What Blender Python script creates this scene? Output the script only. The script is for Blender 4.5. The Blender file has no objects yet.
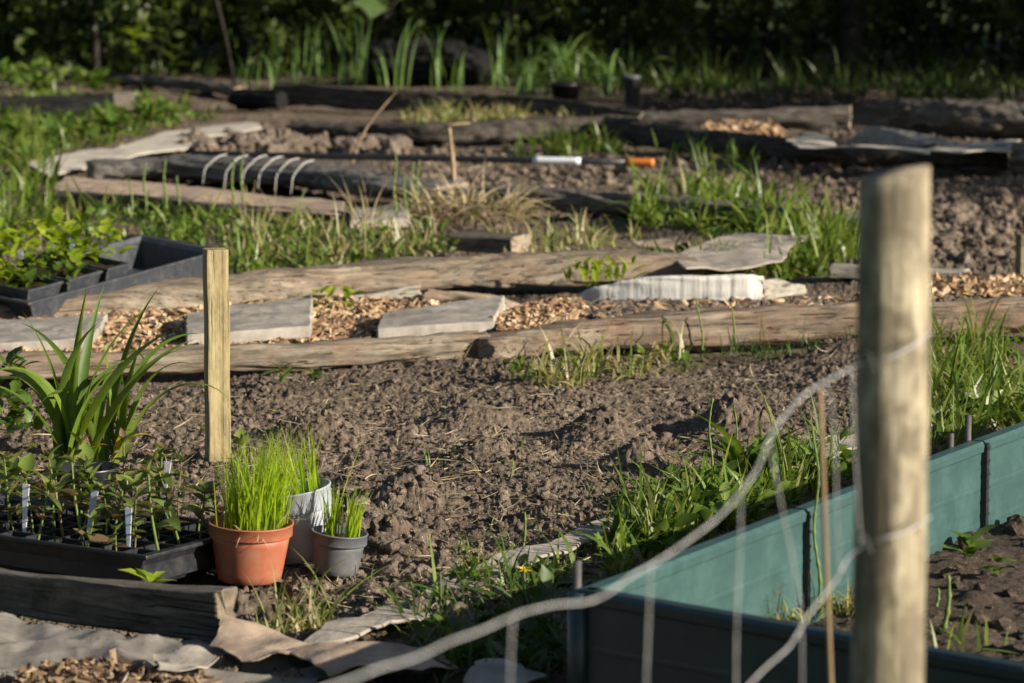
import bpy, bmesh, math, random
import numpy as np
from mathutils import Vector, Matrix, Euler

random.seed(7); RNG = np.random.default_rng(11)
SC = bpy.context.scene; COL = SC.collection
W, H = 1024, 683
HFOV = math.radians(17.0); F = W/2/math.tan(HFOV/2)
CAMZ, PITCH = 1.15, math.radians(7.8)
CP, SP = math.cos(PITCH), math.sin(PITCH)
SUN = Vector((.914, -.407, 0)).normalized(); EL = math.radians(20)
SUNV = Vector((SUN.x*math.cos(EL), SUN.y*math.cos(EL), math.sin(EL)))

# ---------------------------------------------------------------- measuring helpers
def ray(px, py):
    u, v = (px-512)/F, -(py-341.5)/F
    return Vector((u, CP+v*SP, -SP+v*CP))
def P(px, py, z=0.0):                      # where the sight line through a pixel meets height z
    d = ray(px, py); t = (z-CAMZ)/d.z
    return Vector((d.x*t, d.y*t, z))
def D(px, py, y):                          # point of the sight line at depth y
    d = ray(px, py); t = y/d.y
    return Vector((d.x*t, y, CAMZ+d.z*t))
def ppm(y): return F*CP/max(y, .1)

# ---------------------------------------------------------------- noise
def _h(ix, iy, iz, s):
    with np.errstate(over='ignore'):
        n = (ix.astype(np.int64)*374761393 + iy.astype(np.int64)*668265263 + iz.astype(np.int64)*2147483647 + s*974711) & 0xFFFFFFFF
        n = ((n ^ (n >> 13))*1274126177) & 0xFFFFFFFF
        n = ((n ^ (n >> 16))*2246822519) & 0xFFFFFFFF
        n = n ^ (n >> 15)
    return n.astype(np.float64)/4294967295.0
def vn(x, y, z, s=0):
    x = np.asarray(x, float); y = np.asarray(y, float); z = np.asarray(z, float)+0*x
    ix, iy, iz = np.floor(x), np.floor(y), np.floor(z)
    fx, fy, fz = x-ix, y-iy, z-iz
    fx = fx*fx*(3-2*fx); fy = fy*fy*(3-2*fy); fz = fz*fz*(3-2*fz)
    r = 0
    for a in (0, 1):
        for b in (0, 1):
            for c in (0, 1):
                w = (fx if a else 1-fx)*(fy if b else 1-fy)*(fz if c else 1-fz)
                r = r+w*_h(ix+a, iy+b, iz+c, s)
    return r*2-1
def fbm(x, y, z, o=4, s=0):
    r, a = 0, 1.0
    for k in range(o):
        r = r+a*vn(x*2**k, y*2**k, np.asarray(z)*2**k, s+k); a *= .5
    return r
def bumps(x, y, cell, prob, rmin, rmax, s):
    gx, gy = x/cell, y/cell
    ix, iy = np.floor(gx), np.floor(gy)
    out = np.zeros_like(x); zz = np.zeros_like(ix)
    for a in (-1, 0, 1):
        for b in (-1, 0, 1):
            cx, cy = ix+a, iy+b
            jx = cx+_h(cx, cy, zz, s); jy = cy+_h(cx, cy, zz+1, s)
            r = rmin+(rmax-rmin)*_h(cx, cy, zz+2, s)**2
            r = np.where(_h(cx, cy, zz+3, s) < prob, r, 0)
            d2 = (gx-jx)**2+(gy-jy)**2
            out = np.maximum(out, np.sqrt(np.maximum(r*r-d2, 0)))
    return out*cell

# ---------------------------------------------------------------- object helpers
def link(o, parent=None):
    COL.objects.link(o)
    if parent is not None: o.parent = parent
    return o
def mesh_obj(name, verts, faces, mat, parent=None, smooth=True, mats=None, mi=None):
    me = bpy.data.meshes.new(name)
    me.from_pydata([tuple(v) for v in verts], [], [tuple(f) for f in faces]); me.update()
    for m in (mats or [mat]): me.materials.append(m)
    if mi is not None: me.polygons.foreach_set('material_index', mi)
    if smooth: me.polygons.foreach_set('use_smooth', [True]*len(me.polygons))
    return link(bpy.data.objects.new(name, me), parent)
def np_obj(name, V, Q, mat, parent=None, smooth=True):
    V = np.ascontiguousarray(V, np.float32); Q = np.ascontiguousarray(Q, np.int32); k = Q.shape[1]
    me = bpy.data.meshes.new(name)
    me.vertices.add(len(V)); me.vertices.foreach_set('co', V.ravel())
    me.loops.add(Q.size); me.loops.foreach_set('vertex_index', Q.ravel())
    me.polygons.add(len(Q)); me.polygons.foreach_set('loop_start', np.arange(0, Q.size, k, dtype=np.int32))
    me.polygons.foreach_set('loop_total', np.full(len(Q), k, np.int32))
    me.update(calc_edges=True); me.validate()
    me.polygons.foreach_set('use_smooth', np.full(len(me.polygons), smooth))
    me.materials.append(mat)
    return link(bpy.data.objects.new(name, me), parent)
def bm_obj(name, bm, mat, parent=None, smooth=False):
    me = bpy.data.meshes.new(name); bm.to_mesh(me); bm.free()
    me.materials.append(mat)
    if smooth: me.polygons.foreach_set('use_smooth', [True]*len(me.polygons))
    return link(bpy.data.objects.new(name, me), parent)
def tag(o, label=None, cat=None, group=None, kind=None):
    if label: o['label'] = label
    if cat: o['category'] = cat
    if group: o['group'] = group
    if kind: o['kind'] = kind
    return o
def thing(name, label, cat, loc=(0, 0, 0), rz=0, group=None):
    o = bpy.data.objects.new(name, None); o.location = loc; o.rotation_euler = (0, 0, rz); o.empty_display_size = .05
    return tag(link(o), label, cat, group)
def copy_tree(o, parent=None):
    c = o.copy(); COL.objects.link(c)
    if parent is not None: c.parent = parent
    for ch in list(o.children): copy_tree(ch, c)
    return c

# ---------------------------------------------------------------- materials
def newmat(name):
    m = bpy.data.materials.new(name); m.use_nodes = True
    nt = m.node_tree; nt.nodes.clear()
    out = nt.nodes.new('ShaderNodeOutputMaterial'); b = nt.nodes.new('ShaderNodeBsdfPrincipled')
    nt.links.new(b.outputs[0], out.inputs[0])
    return m, nt, b, out
def N(nt, t, **kw):
    n = nt.nodes.new(t)
    for k, v in kw.items(): setattr(n, k, v)
    return n
def ramp(nt, src, stops):
    r = N(nt, 'ShaderNodeValToRGB'); e = r.color_ramp.elements
    while len(e) > 1: e.remove(e[-1])
    e[0].position = stops[0][0]; e[0].color = (*stops[0][1], 1)
    for p, c in stops[1:]:
        k = e.new(p); k.color = (*c, 1)
    nt.links.new(src, r.inputs[0]); return r.outputs[0]
def noise(nt, vec, scale, detail=4, rough=.55, dist=0):
    n = N(nt, 'ShaderNodeTexNoise'); n.inputs['Scale'].default_value = scale; n.inputs['Detail'].default_value = detail
    n.inputs['Roughness'].default_value = rough; n.inputs['Distortion'].default_value = dist
    if vec is not None: nt.links.new(vec, n.inputs['Vector'])
    return n.outputs['Fac']
def mapped(nt, scale=(1, 1, 1), coord='Object'):
    t = N(nt, 'ShaderNodeTexCoord'); m = N(nt, 'ShaderNodeMapping'); m.inputs['Scale'].default_value = scale
    nt.links.new(t.outputs[coord], m.inputs[0]); return m.outputs[0]
def mix(nt, fac, a, b, mode='MIX'):
    m = N(nt, 'ShaderNodeMix', data_type='RGBA', blend_type=mode)
    if isinstance(fac, float): m.inputs[0].default_value = fac
    else: nt.links.new(fac, m.inputs[0])
    for i, v in ((6, a), (7, b)):
        if isinstance(v, tuple): m.inputs[i].default_value = (*v, 1)
        else: nt.links.new(v, m.inputs[i])
    return m.outputs[2]
def bump(nt, b, h, strength, dist=.01):
    n = N(nt, 'ShaderNodeBump'); n.inputs['Strength'].default_value = strength; n.inputs['Distance'].default_value = dist
    nt.links.new(h, n.inputs['Height']); nt.links.new(n.outputs[0], b.inputs['Normal'])

def soil_mat(name, dark, mid, light):
    m, nt, b, o = newmat(name)
    v = mapped(nt)
    a = noise(nt, v, 3.0, 6, .65); f = noise(nt, v, 70, 6, .7); g = noise(nt, v, 400, 3, .6)
    c = ramp(nt, a, [(.30, tuple(q*.72 for q in mid)), (.5, mid), (.72, light)])
    c = mix(nt, ramp(nt, f, [(.38, (1, 1, 1)), (.62, (0, 0, 0))]), c, dark)
    sp = ramp(nt, noise(nt, v, 160, 2), [(.68, (0, 0, 0)), (.74, (1, 1, 1))])
    c = mix(nt, sp, c, tuple(min(1, x*1.9) for x in light))
    nt.links.new(c, b.inputs['Base Color']); b.inputs['Roughness'].default_value = .95
    b.inputs['Specular IOR Level'].default_value = .15
    h = mix(nt, .4, f, g)
    bump(nt, b, h, 1.0, .009)
    return m
def wood_mat(name, a, bcol, dk, red=None, grain=1.0, moss=None, spec=.2):
    m, nt, b, o = newmat(name)
    v = mapped(nt, (3*grain, 60, 60)); v2 = mapped(nt, (1, 1, 1)); v3 = mapped(nt, (3.2, 150, 150))
    f = noise(nt, v, 1.0, 6, .65, .6); p = noise(nt, v2, 9, 5, .6); cr = noise(nt, v3, 1.0, 3, .5, .3)
    c = ramp(nt, f, [(.28, dk), (.45, a), (.7, bcol)])
    if red: c = mix(nt, ramp(nt, p, [(.45, (0, 0, 0)), (.62, (1, 1, 1))]), c, mix(nt, .75, c, red))
    if moss: c = mix(nt, ramp(nt, noise(nt, v2, 14, 5, .7), [(.52, (0, 0, 0)), (.68, (1, 1, 1))]), c, moss)
    c = mix(nt, ramp(nt, cr, [(.30, (.8, .8, .8)), (.39, (0, 0, 0))]), c, tuple(x*.6 for x in dk))
    c = mix(nt, ramp(nt, noise(nt, mapped(nt, (9, 30, 30)), 1.4, 7, .75), [(.32, (.42, .42, .42)), (.6, (1, 1, 1))]), (0, 0, 0), c, 'MIX')
    nt.links.new(c, b.inputs['Base Color']); b.inputs['Roughness'].default_value = .88; b.inputs['Specular IOR Level'].default_value = spec
    h = mix(nt, .55, f, ramp(nt, cr, [(.28, (0, 0, 0)), (.4, (1, 1, 1))]))
    bump(nt, b, h, 1.0, .010)
    return m
def endgrain_mat(name, a, bcol):
    m, nt, b, o = newmat(name)
    v = mapped(nt, (40, 40, 40)); c = ramp(nt, noise(nt, v, 1, 5, .65, 1.5), [(.3, a), (.7, bcol)])
    nt.links.new(c, b.inputs['Base Color']); b.inputs['Roughness'].default_value = .9; bump(nt, b, noise(nt, v, 2, 4), .6, .004)
    return m
def leaf_mat(name, cols, trans=.35, rough=.42, spec=.4, vein=False):
    m, nt, b, o = newmat(name)
    g = N(nt, 'ShaderNodeNewGeometry')
    n = len(cols); c = ramp(nt, g.outputs['Random Per Island'], [(i/(n-1), k) for i, k in enumerate(cols)])
    c = mix(nt, ramp(nt, noise(nt, mapped(nt), 40, 4), [(.35, (.75, .75, .75)), (.65, (1, 1, 1))]), (0, 0, 0), c)
    nt.links.new(c, b.inputs['Base Color']); b.inputs['Roughness'].default_value = rough; b.inputs['Specular IOR Level'].default_value = spec
    t = N(nt, 'ShaderNodeBsdfTranslucent'); tc = mix(nt, .6, c, mix(nt, 1.0, c, (1.7, 1.7, .5), 'MULTIPLY')); nt.links.new(tc, t.inputs[0])
    s = N(nt, 'ShaderNodeMixShader'); s.inputs[0].default_value = trans
    nt.links.new(b.outputs[0], s.inputs[1]); nt.links.new(t.outputs[0], s.inputs[2]); nt.links.new(s.outputs[0], o.inputs[0])
    return m
def plain_mat(name, c, rough=.5, spec=.5, var=.15, scale=30, bstr=.1, metal=0):
    m, nt, b, o = newmat(name)
    f = noise(nt, mapped(nt), scale, 5, .6)
    nt.links.new(ramp(nt, f, [(.3, tuple(x*(1-var) for x in c)), (.7, tuple(min(1, x*(1+var)) for x in c))]), b.inputs['Base Color'])
    b.inputs['Roughness'].default_value = rough; b.inputs['Specular IOR Level'].default_value = spec; b.inputs['Metallic'].default_value = metal
    if bstr: bump(nt, b, noise(nt, mapped(nt), scale*4, 4), bstr, .003)
    return m
def plastic_mat(name, c, rough=.45, dirt=(.16, .12, .085), amount=.5):
    m, nt, b, o = newmat(name)
    v = mapped(nt)
    d = ramp(nt, noise(nt, v, 28, 7, .7), [(.5, (0, 0, 0)), (.75, (amount,)*3)])
    c2 = mix(nt, d, c, dirt)
    nt.links.new(c2, b.inputs['Base Color'])
    nt.links.new(ramp(nt, noise(nt, v, 60, 4), [(.3, (rough-.08,)*3), (.7, (rough+.2,)*3)]), b.inputs['Roughness'])
    bump(nt, b, noise(nt, v, 150, 3), .06, .002)
    return m

M = {}
M['soil'] = soil_mat('dry_soil', (.075, .057, .043), (.195, .150, .110), (.315, .248, .188))
M['soil_dark'] = soil_mat('damp_soil', (.042, .032, .024), (.095, .072, .055), (.16, .125, .098))
M['clod'] = soil_mat('soil_clod', (.09, .068, .051), (.215, .168, .129), (.32, .257, .203))
M['turf'] = plain_mat('turf', (.045, .065, .02), .95, .1, .4, 3, .5)
M['compost'] = plain_mat('compost', (.035, .025, .018), .95, .1, .5, 120, .8)
M['log'] = wood_mat('weathered_log', (.185, .152, .112), (.32, .27, .205), (.055, .042, .03), red=(.22, .155, .105))
M['logred'] = wood_mat('reddish_log', (.165, .128, .094), (.29, .235, .178), (.05, .036, .026), red=(.21, .13, .088))
M['loggrey'] = wood_mat('grey_timber', (.15, .132, .11), (.25, .225, .19), (.05, .042, .035), moss=(.11, .105, .07))
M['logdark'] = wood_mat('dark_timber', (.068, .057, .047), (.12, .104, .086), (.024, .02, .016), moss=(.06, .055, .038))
M['logmid'] = wood_mat('brown_grey_timber', (.115, .098, .080), (.19, .165, .138), (.042, .034, .027))
M['logblack'] = wood_mat('blackened_timber', (.115, .108, .10), (.205, .19, .168), (.04, .038, .036))
M['pine'] = wood_mat('treated_pine', (.33, .265, .135), (.43, .355, .195), (.20, .155, .08), grain=.35)
M['oldpine'] = wood_mat('weathered_post', (.27, .22, .145), (.40, .335, .225), (.10, .078, .05), grain=1.2, moss=(.13, .11, .065))
def post_mat():
    m, nt, b, o = newmat('weathered_round_post'); v = mapped(nt, (2.2, 26, 26)); v2 = mapped(nt, (1, 1.6, 1.6)); v3 = mapped(nt, (5, 110, 110))
    c = ramp(nt, noise(nt, v, 1, 7, .7, .5), [(.28, (.12, .098, .066)), (.46, (.29, .245, .165)), (.68, (.41, .36, .255))])
    k = noise(nt, v2, 17, 6, .68, .3)
    c = mix(nt, ramp(nt, k, [(.44, (0, 0, 0)), (.57, (.9, .9, .9))]), c, (.15, .125, .085))
    c = mix(nt, ramp(nt, k, [(.33, (.8, .8, .8)), (.42, (0, 0, 0))]), c, (.46, .41, .30))
    c = mix(nt, ramp(nt, noise(nt, v3, 1, 3), [(.32, (.8, .8, .8)), (.40, (0, 0, 0))]), c, (.07, .055, .037))
    nt.links.new(c, b.inputs['Base Color']); b.inputs['Roughness'].default_value = .85; b.inputs['Specular IOR Level'].default_value = .2
    bump(nt, b, noise(nt, v, 1.3, 6, .7), 1.0, .008); return m
M['roundpost'] = post_mat()
M['end'] = endgrain_mat('end_grain', (.13, .10, .07), (.32, .25, .17))
M['enddark'] = endgrain_mat('weathered_end_grain', (.05, .04, .03), (.20, .155, .105))
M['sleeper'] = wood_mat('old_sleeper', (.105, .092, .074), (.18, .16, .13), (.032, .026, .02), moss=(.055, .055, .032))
M['shadeblack'] = wood_mat('shade_black_wood', (.018, .018, .018), (.03, .03, .029), (.008, .008, .008), spec=.03)  # near-black colour standing in for the shade on the far board
M['endlight'] = endgrain_mat('pale_end_grain', (.34, .25, .16), (.55, .43, .3))
def birch_mat():
    m, nt, b, o = newmat('white_bark'); v = mapped(nt, (34, 34, 3)); v2 = mapped(nt, (1, 1, 1))
    c = ramp(nt, noise(nt, v, 1, 5, .6, .4), [(.32, (.22, .20, .17)), (.43, (.46, .445, .41)), (.65, (.60, .585, .55))])
    c = mix(nt, ramp(nt, noise(nt, v2, 30, 5, .6), [(.56, (0, 0, 0)), (.7, (.8, .8, .8))]), c, (.45, .38, .30))
    nt.links.new(c, b.inputs['Base Color']); b.inputs['Roughness'].default_value = .75; bump(nt, b, noise(nt, v, 1.6, 4), .6, .006); return m
M['birch'] = birch_mat()
M['palewood'] = wood_mat('fresh_wood', (.50, .36, .24), (.68, .53, .38), (.30, .2, .12))
M['ridged'] = wood_mat('sawn_offcut', (.34, .31, .26), (.44, .40, .33), (.2, .17, .13))
M['concrete'] = plain_mat('concrete_slab', (.255, .23, .198), .92, .15, .36, 11, .7)
M['cardboard'] = plain_mat('grey_cardboard', (.29, .255, .215), .92, .15, .35, 13, .6)
M['fabric'] = plain_mat('ground_fabric', (.175, .158, .137), .9, .12, .3, 14, .5)
M['cardpale'] = plain_mat('pale_cardboard', (.42, .38, .32), .92, .15, .2, 9, .25)
M['cardtan'] = plain_mat('tan_cardboard', (.31, .235, .175), .92, .15, .35, 14, .6)
M['terracotta'] = plastic_mat('terracotta_plastic', (.31, .098, .050), .45, (.30, .17, .105), .8)
M['greypot'] = plastic_mat('grey_plastic', (.095, .099, .107), .45, (.2, .16, .13), .6)
M['whitepot'] = plastic_mat('pale_grey_plastic', (.30, .325, .36), .45, (.25, .21, .17), .5)
M['black'] = plastic_mat('black_plastic', (.013, .014, .017), .38, (.07, .06, .05), .35)
M['traygrey'] = plastic_mat('dusty_black_plastic', (.03, .034, .042), .42, (.11, .10, .09), .6)
M['white'] = plastic_mat('white_plastic', (.70, .72, .76), .4, (.4, .36, .3), .35)
M['paleblue'] = plastic_mat('bluish_plastic', (.52, .60, .72), .4, (.4, .36, .3), .3)
M['teal'] = None
M['wire'] = plain_mat('galvanised_wire', (.36, .36, .355), .7, .3, .35, 60, .1, 0)
M['string'] = plain_mat('white_string', (.58, .57, .54), .8, .2, .1, 80, .1)
M['orange'] = plastic_mat('orange_plastic', (.55, .16, .02), .4, (.4, .2, .1), .2)
M['cane'] = plain_mat('bamboo_cane', (.21, .145, .08), .6, .3, .25, 25, .15)
M['twig'] = plain_mat('dry_twig', (.30, .21, .13), .85, .2, .3, 30, .2)
M['metal'] = plain_mat('grey_metal', (.07, .065, .062), .6, .4, .3, 40, .2)
M['grass'] = leaf_mat('grass_blades', [(.055, .105, .014), (.09, .16, .018), (.14, .215, .028), (.20, .24, .05), (.10, .165, .02), (.27, .24, .10)], .36)
M['grassyel'] = leaf_mat('yellowing_grass', [(.11, .16, .025), (.20, .22, .06), (.34, .30, .13), (.16, .22, .04), (.42, .34, .2), (.3, .22, .13)], .35)
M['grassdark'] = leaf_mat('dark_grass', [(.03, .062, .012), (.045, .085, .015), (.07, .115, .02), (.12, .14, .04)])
M['straw'] = leaf_mat('straw', [(.45, .36, .22), (.36, .27, .16), (.55, .46, .31), (.28, .2, .12)], .1, .8, .2)
M['roots'] = leaf_mat('root_fibres', [(.10, .075, .05), (.2, .15, .1), (.28, .22, .15)], .05, .9, .1)
M['sprout'] = leaf_mat('young_sprouts', [(.24, .37, .014), (.31, .43, .022), (.40, .48, .04), (.19, .31, .014)], .5)
M['strap'] = leaf_mat('strap_leaf', [(.075, .135, .018), (.11, .175, .024), (.16, .23, .033), (.09, .15, .02)], .36, .5, .3)
M['strapyel'] = leaf_mat('yellow_leaf', [(.50, .40, .03), (.6, .42, .03)], .3)
M['weed'] = leaf_mat('weed_leaf', [(.055, .105, .016), (.095, .165, .022), (.15, .21, .035), (.07, .12, .018)], .32)
M['lettuce'] = leaf_mat('lettuce_leaf', [(.19, .29, .018), (.28, .36, .025), (.34, .40, .04), (.14, .24, .015)], .45)
M['limeleaf'] = leaf_mat('lime_leaf', [(.16, .24, .04), (.22, .29, .06)], .35)
M['seedleaf'] = leaf_mat('seedling_leaf', [(.08, .12, .028), (.13, .18, .04), (.20, .25, .06), (.17, .10, .06), (.15, .21, .04), (.28, .32, .10)], .35)
M['seedstem'] = plain_mat('reddish_stem', (.16, .13, .05), .6, .3, .35, 60, 0)
M['greenstem'] = plain_mat('green_stem', (.11, .155, .035), .6, .3, .3, 60, 0)
M['leek'] = leaf_mat('leek_leaf', [(.10, .18, .05), (.14, .24, .06), (.19, .28, .07)], .4)
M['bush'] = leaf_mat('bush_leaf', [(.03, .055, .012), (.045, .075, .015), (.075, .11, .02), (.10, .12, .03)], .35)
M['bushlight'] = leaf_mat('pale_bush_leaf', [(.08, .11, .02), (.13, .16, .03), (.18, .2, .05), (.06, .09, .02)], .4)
M['crown'] = leaf_mat('tree_leaf', [(.035, .07, .014), (.05, .09, .016), (.07, .11, .02)], .25)
M['bark'] = wood_mat('tree_bark', (.035, .03, .025), (.06, .05, .042), (.015, .013, .011))
M['flower'] = plain_mat('yellow_petal', (.75, .55, .01), .6, .3, .1, 50, 0)

def chip_mat(name='wood_chip', k=1.0):
    m, nt, b, o = newmat(name); g = N(nt, 'ShaderNodeNewGeometry')
    c = ramp(nt, g.outputs['Random Per Island'], [(0, (.10*k, .055*k, .03*k)), (.25, (.26*k, .145*k, .075*k)), (.55, (.40*k, .25*k, .13*k)), (.8, (.52*k, .36*k, .20*k)), (1, (.64*k, .50*k, .33*k))])
    c = mix(nt, ramp(nt, noise(nt, mapped(nt), 200, 3), [(.3, (.7, .7, .7)), (.7, (1, 1, 1))]), (0, 0, 0), c)
    nt.links.new(c, b.inputs['Base Color']); b.inputs['Roughness'].default_value = .9; return m
M['chip'] = chip_mat()
M['barkchip'] = chip_mat('bark_chip', .55)
def teal_mat(name, cols):
    m, nt, b, o = newmat(name)
    v = mapped(nt)
    c = ramp(nt, noise(nt, mapped(nt, (2, 40, 40)), 1, 5, .6), [(.3, cols[0]), (.7, cols[1])])
    d = ramp(nt, noise(nt, v, 13, 8, .75), [(.45, (0, 0, 0)), (.75, (.7, .7, .7))])
    c = mix(nt, d, c, tuple(x*1.5+.01 for x in cols[1]))
    nt.links.new(c, b.inputs['Base Color']); b.inputs['Roughness'].default_value = .42
    bump(nt, b, noise(nt, mapped(nt, (12, 220, 220)), 1, 4, .6), .12, .002)
    return m
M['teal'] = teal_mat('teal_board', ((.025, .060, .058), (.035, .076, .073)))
M['tealshade'] = teal_mat('shaded_teal_board', ((.010, .021, .026), (.014, .028, .034)))  # teal board again, darkened for the shade on the bed's front side

# ---------------------------------------------------------------- mesh builders
def tube_arrays(pts, rad, n=8, caps=True):
    pts = [Vector(p) for p in pts]; k = len(pts)
    if not hasattr(rad, '__len__'): rad = [rad]*k
    V, Fc = [], []; up = Vector((0, 0, 1)); prev = None
    for i in range(k):
        t = (pts[min(i+1, k-1)]-pts[max(i-1, 0)]).normalized()
        if prev is None:
            a = t.cross(up if abs(t.z) < .9 else Vector((1, 0, 0))).normalized()
        else: a = (prev-t*prev.dot(t)).normalized()
        prev = a; b = t.cross(a)
        for j in range(n):
            q = 2*math.pi*j/n; V.append(pts[i]+(a*math.cos(q)+b*math.sin(q))*rad[i])
    for i in range(k-1):
        for j in range(n):
            Fc.append((i*n+j, i*n+(j+1) % n, (i+1)*n+(j+1) % n, (i+1)*n+j))
    if caps: Fc.append(tuple(range(n-1, -1, -1))); Fc.append(tuple((k-1)*n+j for j in range(n)))
    return V, Fc
def tube(name, pts, rad, mat, parent=None, n=8, caps=True):
    V, Fc = tube_arrays(pts, rad, n, caps); return mesh_obj(name, V, Fc, mat, parent)
def smooth_path(pts, step):
    pts = [Vector(p) for p in pts]; out = []
    for i in range(len(pts)-1):
        p0, p1, p2, p3 = pts[max(i-1, 0)], pts[i], pts[i+1], pts[min(i+2, len(pts)-1)]
        n = max(1, int((p2-p1).length/step))
        for k in range(n):
            t = k/n
            out.append(.5*((2*p1)+(p2-p0)*t+(2*p0-5*p1+4*p2-p3)*t*t+(3*p1-p0-3*p2+p3)*t**3))
    out.append(pts[-1]); return out

def beam(name, label, cat, pts, h, depth, mat, z0=0.0, sq=4.0, rough=.004, group=None, endmat='end', hs=None, warp=.007, seed=None, world=None, lean=0):
    """timber lying on the ground: pts are its lower front edge"""
    seed = seed if seed is not None else random.randrange(999)
    B = [Vector(q) for q in world] if world else [P(a, b, z0) for a, b in pts]
    if B[0].x > B[-1].x: B.reverse(); hs = hs[::-1] if hs else None
    path = smooth_path(B, .013)
    o0 = path[0]; ch = path[-1]-path[0]; ang = math.atan2(ch.y, ch.x)
    R = Matrix.Rotation(-ang, 3, 'Z')
    loc = [R @ (p-o0) for p in path]
    k, n = len(loc), 44
    L = np.array([p[:] for p in loc]); T = np.gradient(L, axis=0); T[:, 2] = 0
    T /= np.linalg.norm(T, axis=1)[:, None]; Nn = np.stack([-T[:, 1], T[:, 0], 0*T[:, 0]], 1)
    s = np.linspace(0, 1, k); hh = np.interp(s, np.linspace(0, 1, len(hs)), hs) if hs else np.full(k, h)
    q = np.linspace(0, 2*np.pi, n, endpoint=False)
    e = 2/sq; cx = np.sign(np.cos(q))*np.abs(np.cos(q))**e; cz = np.sign(np.sin(q))*np.abs(np.sin(q))**e
    wob = vn(s*k*.013*3, s*0, s*0+seed, seed)*warp
    dd = depth*(1+.12*vn(s*k*.013*4, s*0+5, s*0, seed))
    V = L[:, None, :]+Nn[:, None, :]*((dd/2+wob)[:, None]+cx[None, :]*dd[:, None]/2+lean*cz[None, :]*hh[:, None]/2)[..., None]
    V[..., 2] += (hh/2+wob*.5)[:, None]+cz[None, :]*hh[:, None]/2
    x, y, z = V[..., 0], V[..., 1], V[..., 2]
    dn = fbm(x*5, y*60, z*60+seed, 4, seed)*rough*1.5+np.minimum(0, fbm(x*1.6, y*120, z*120+seed, 2, seed+17))*rough*.8+fbm(x*9, y*14, z*14+seed, 3, seed+9)*rough*.7
    cr = np.clip(vn(x*2.2, y*75, z*75+seed, seed+31)-.5, 0, 1)*rough*3.2
    dn = dn-cr
    V = V+(Nn[:, None, :]*cx[None, :, None])*dn[..., None]; V[..., 2] += cz[None, :]*dn
    # ragged ends
    V[0, :, 0] += vn(cx*3, cz*3, cx*0+seed, seed)*.008; V[-1, :, 0] += vn(cx*3, cz*3, cx*0+seed, seed+4)*.008
    V = V.reshape(-1, 3)
    ii = np.arange(k-1)[:, None]*n; jj = np.arange(n)[None, :]
    Q = np.stack([ii+jj, ii+(jj+1) % n, ii+n+(jj+1) % n, ii+n+jj], -1).reshape(-1, 4)
    V = [tuple(v) for v in V]; Fc = [tuple(int(a) for a in f) for f in Q]; mi = [0]*len(Fc)
    for end in (0, k-1):
        c = len(V); V.append(tuple(np.mean([V[end*n+j] for j in range(n)], axis=0)))
        for j in range(n):
            a, b = end*n+j, end*n+(j+1) % n
            Fc.append((c, b, a) if end == 0 else (c, a, b)); mi.append(1)
    o = mesh_obj(name, V, Fc, None, None, True, [M[mat], M[endmat]], mi)
    o.location = o0; o.rotation_euler = (0, 0, ang)
    for p_ in o.data.polygons:
        if p_.material_index == 1: p_.use_smooth = False
    return tag(o, label, cat, group)

def poly_mesh(poly, maxlen=.03):
    bm = bmesh.new(); vs = [bm.verts.new(p) for p in poly]; f = bm.faces.new(vs)
    if f.normal.z < 0: f.normal_flip()
    bm.normal_update()
    if bm.faces[:][0].normal.z < 0: bmesh.ops.reverse_faces(bm, faces=bm.faces[:])
    bmesh.ops.triangulate(bm, faces=bm.faces[:])
    for _ in range(7):
        es = [e for e in bm.edges if e.calc_length() > maxlen]
        if not es: break
        bmesh.ops.subdivide_edges(bm, edges=es, cuts=1); bmesh.ops.triangulate(bm, faces=bm.faces[:])
    return bm
def sheet(name, label, cat, px, mat, z=.02, thick=.005, curl=.012, freq=6, group=None, zs=None, edge=.006, seed=None, maxlen=.03, world=None, fold=0):
    """a flat piece lying on the ground, outline given as corner points; torn, slightly wavy, real thickness"""
    seed = seed if seed is not None else random.randrange(999)
    pw = [Vector(q) for q in world] if world else [P(a, b, (zs[i] if zs else z)) for i, (a, b) in enumerate(px)]
    c = sum(pw, Vector())/len(pw); c.z = min(p.z for p in pw)
    bm = poly_mesh([p-c for p in pw], maxlen)
    if bm.faces[:][0].normal.z < 0: bmesh.ops.reverse_faces(bm, faces=bm.faces[:])
    A = np.array([v.co[:] for v in bm.verts])
    bd = np.array([v.is_boundary for v in bm.verts], float)
    wz = fbm(A[:, 0]*freq, A[:, 1]*freq, A[:, 0]*0+seed, 3, seed)*curl
    wz += .0045*(1-np.abs(vn(A[:, 0]*22, A[:, 1]*22, A[:, 0]*0, seed+5)))*(.4+np.abs(vn(A[:, 0]*6, A[:, 1]*6, A[:, 0]*0, seed+6)))
    if fold: wz += np.abs(np.sin((A[:, 0]+.5*A[:, 1])*fold+2*vn(A[:, 0]*4, A[:, 1]*4, A[:, 0]*0, seed)))*curl
    ex = vn(A[:, 0]*45, A[:, 1]*45, A[:, 0]*0, seed+1)*edge*bd; ey = vn(A[:, 0]*45, A[:, 1]*45, A[:, 0]*0+7, seed+2)*edge*bd
    for i, v in enumerate(bm.verts): v.co += Vector((ex[i], ey[i], wz[i]))
    r = bmesh.ops.extrude_face_region(bm, geom=bm.faces[:])
    top = [g for g in r['geom'] if isinstance(g, bmesh.types.BMVert)]
    bmesh.ops.translate(bm, verts=top, vec=(0, 0, thick))
    bmesh.ops.recalc_face_normals(bm, faces=bm.faces[:])
    o = bm_obj(name, bm, M[mat]); o.location = c
    o.modifiers.new('soft_edge', 'BEVEL').width = min(.004, thick*.3); o.modifiers[-1].limit_method = 'ANGLE'
    return tag(o, label, cat, group)

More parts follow.
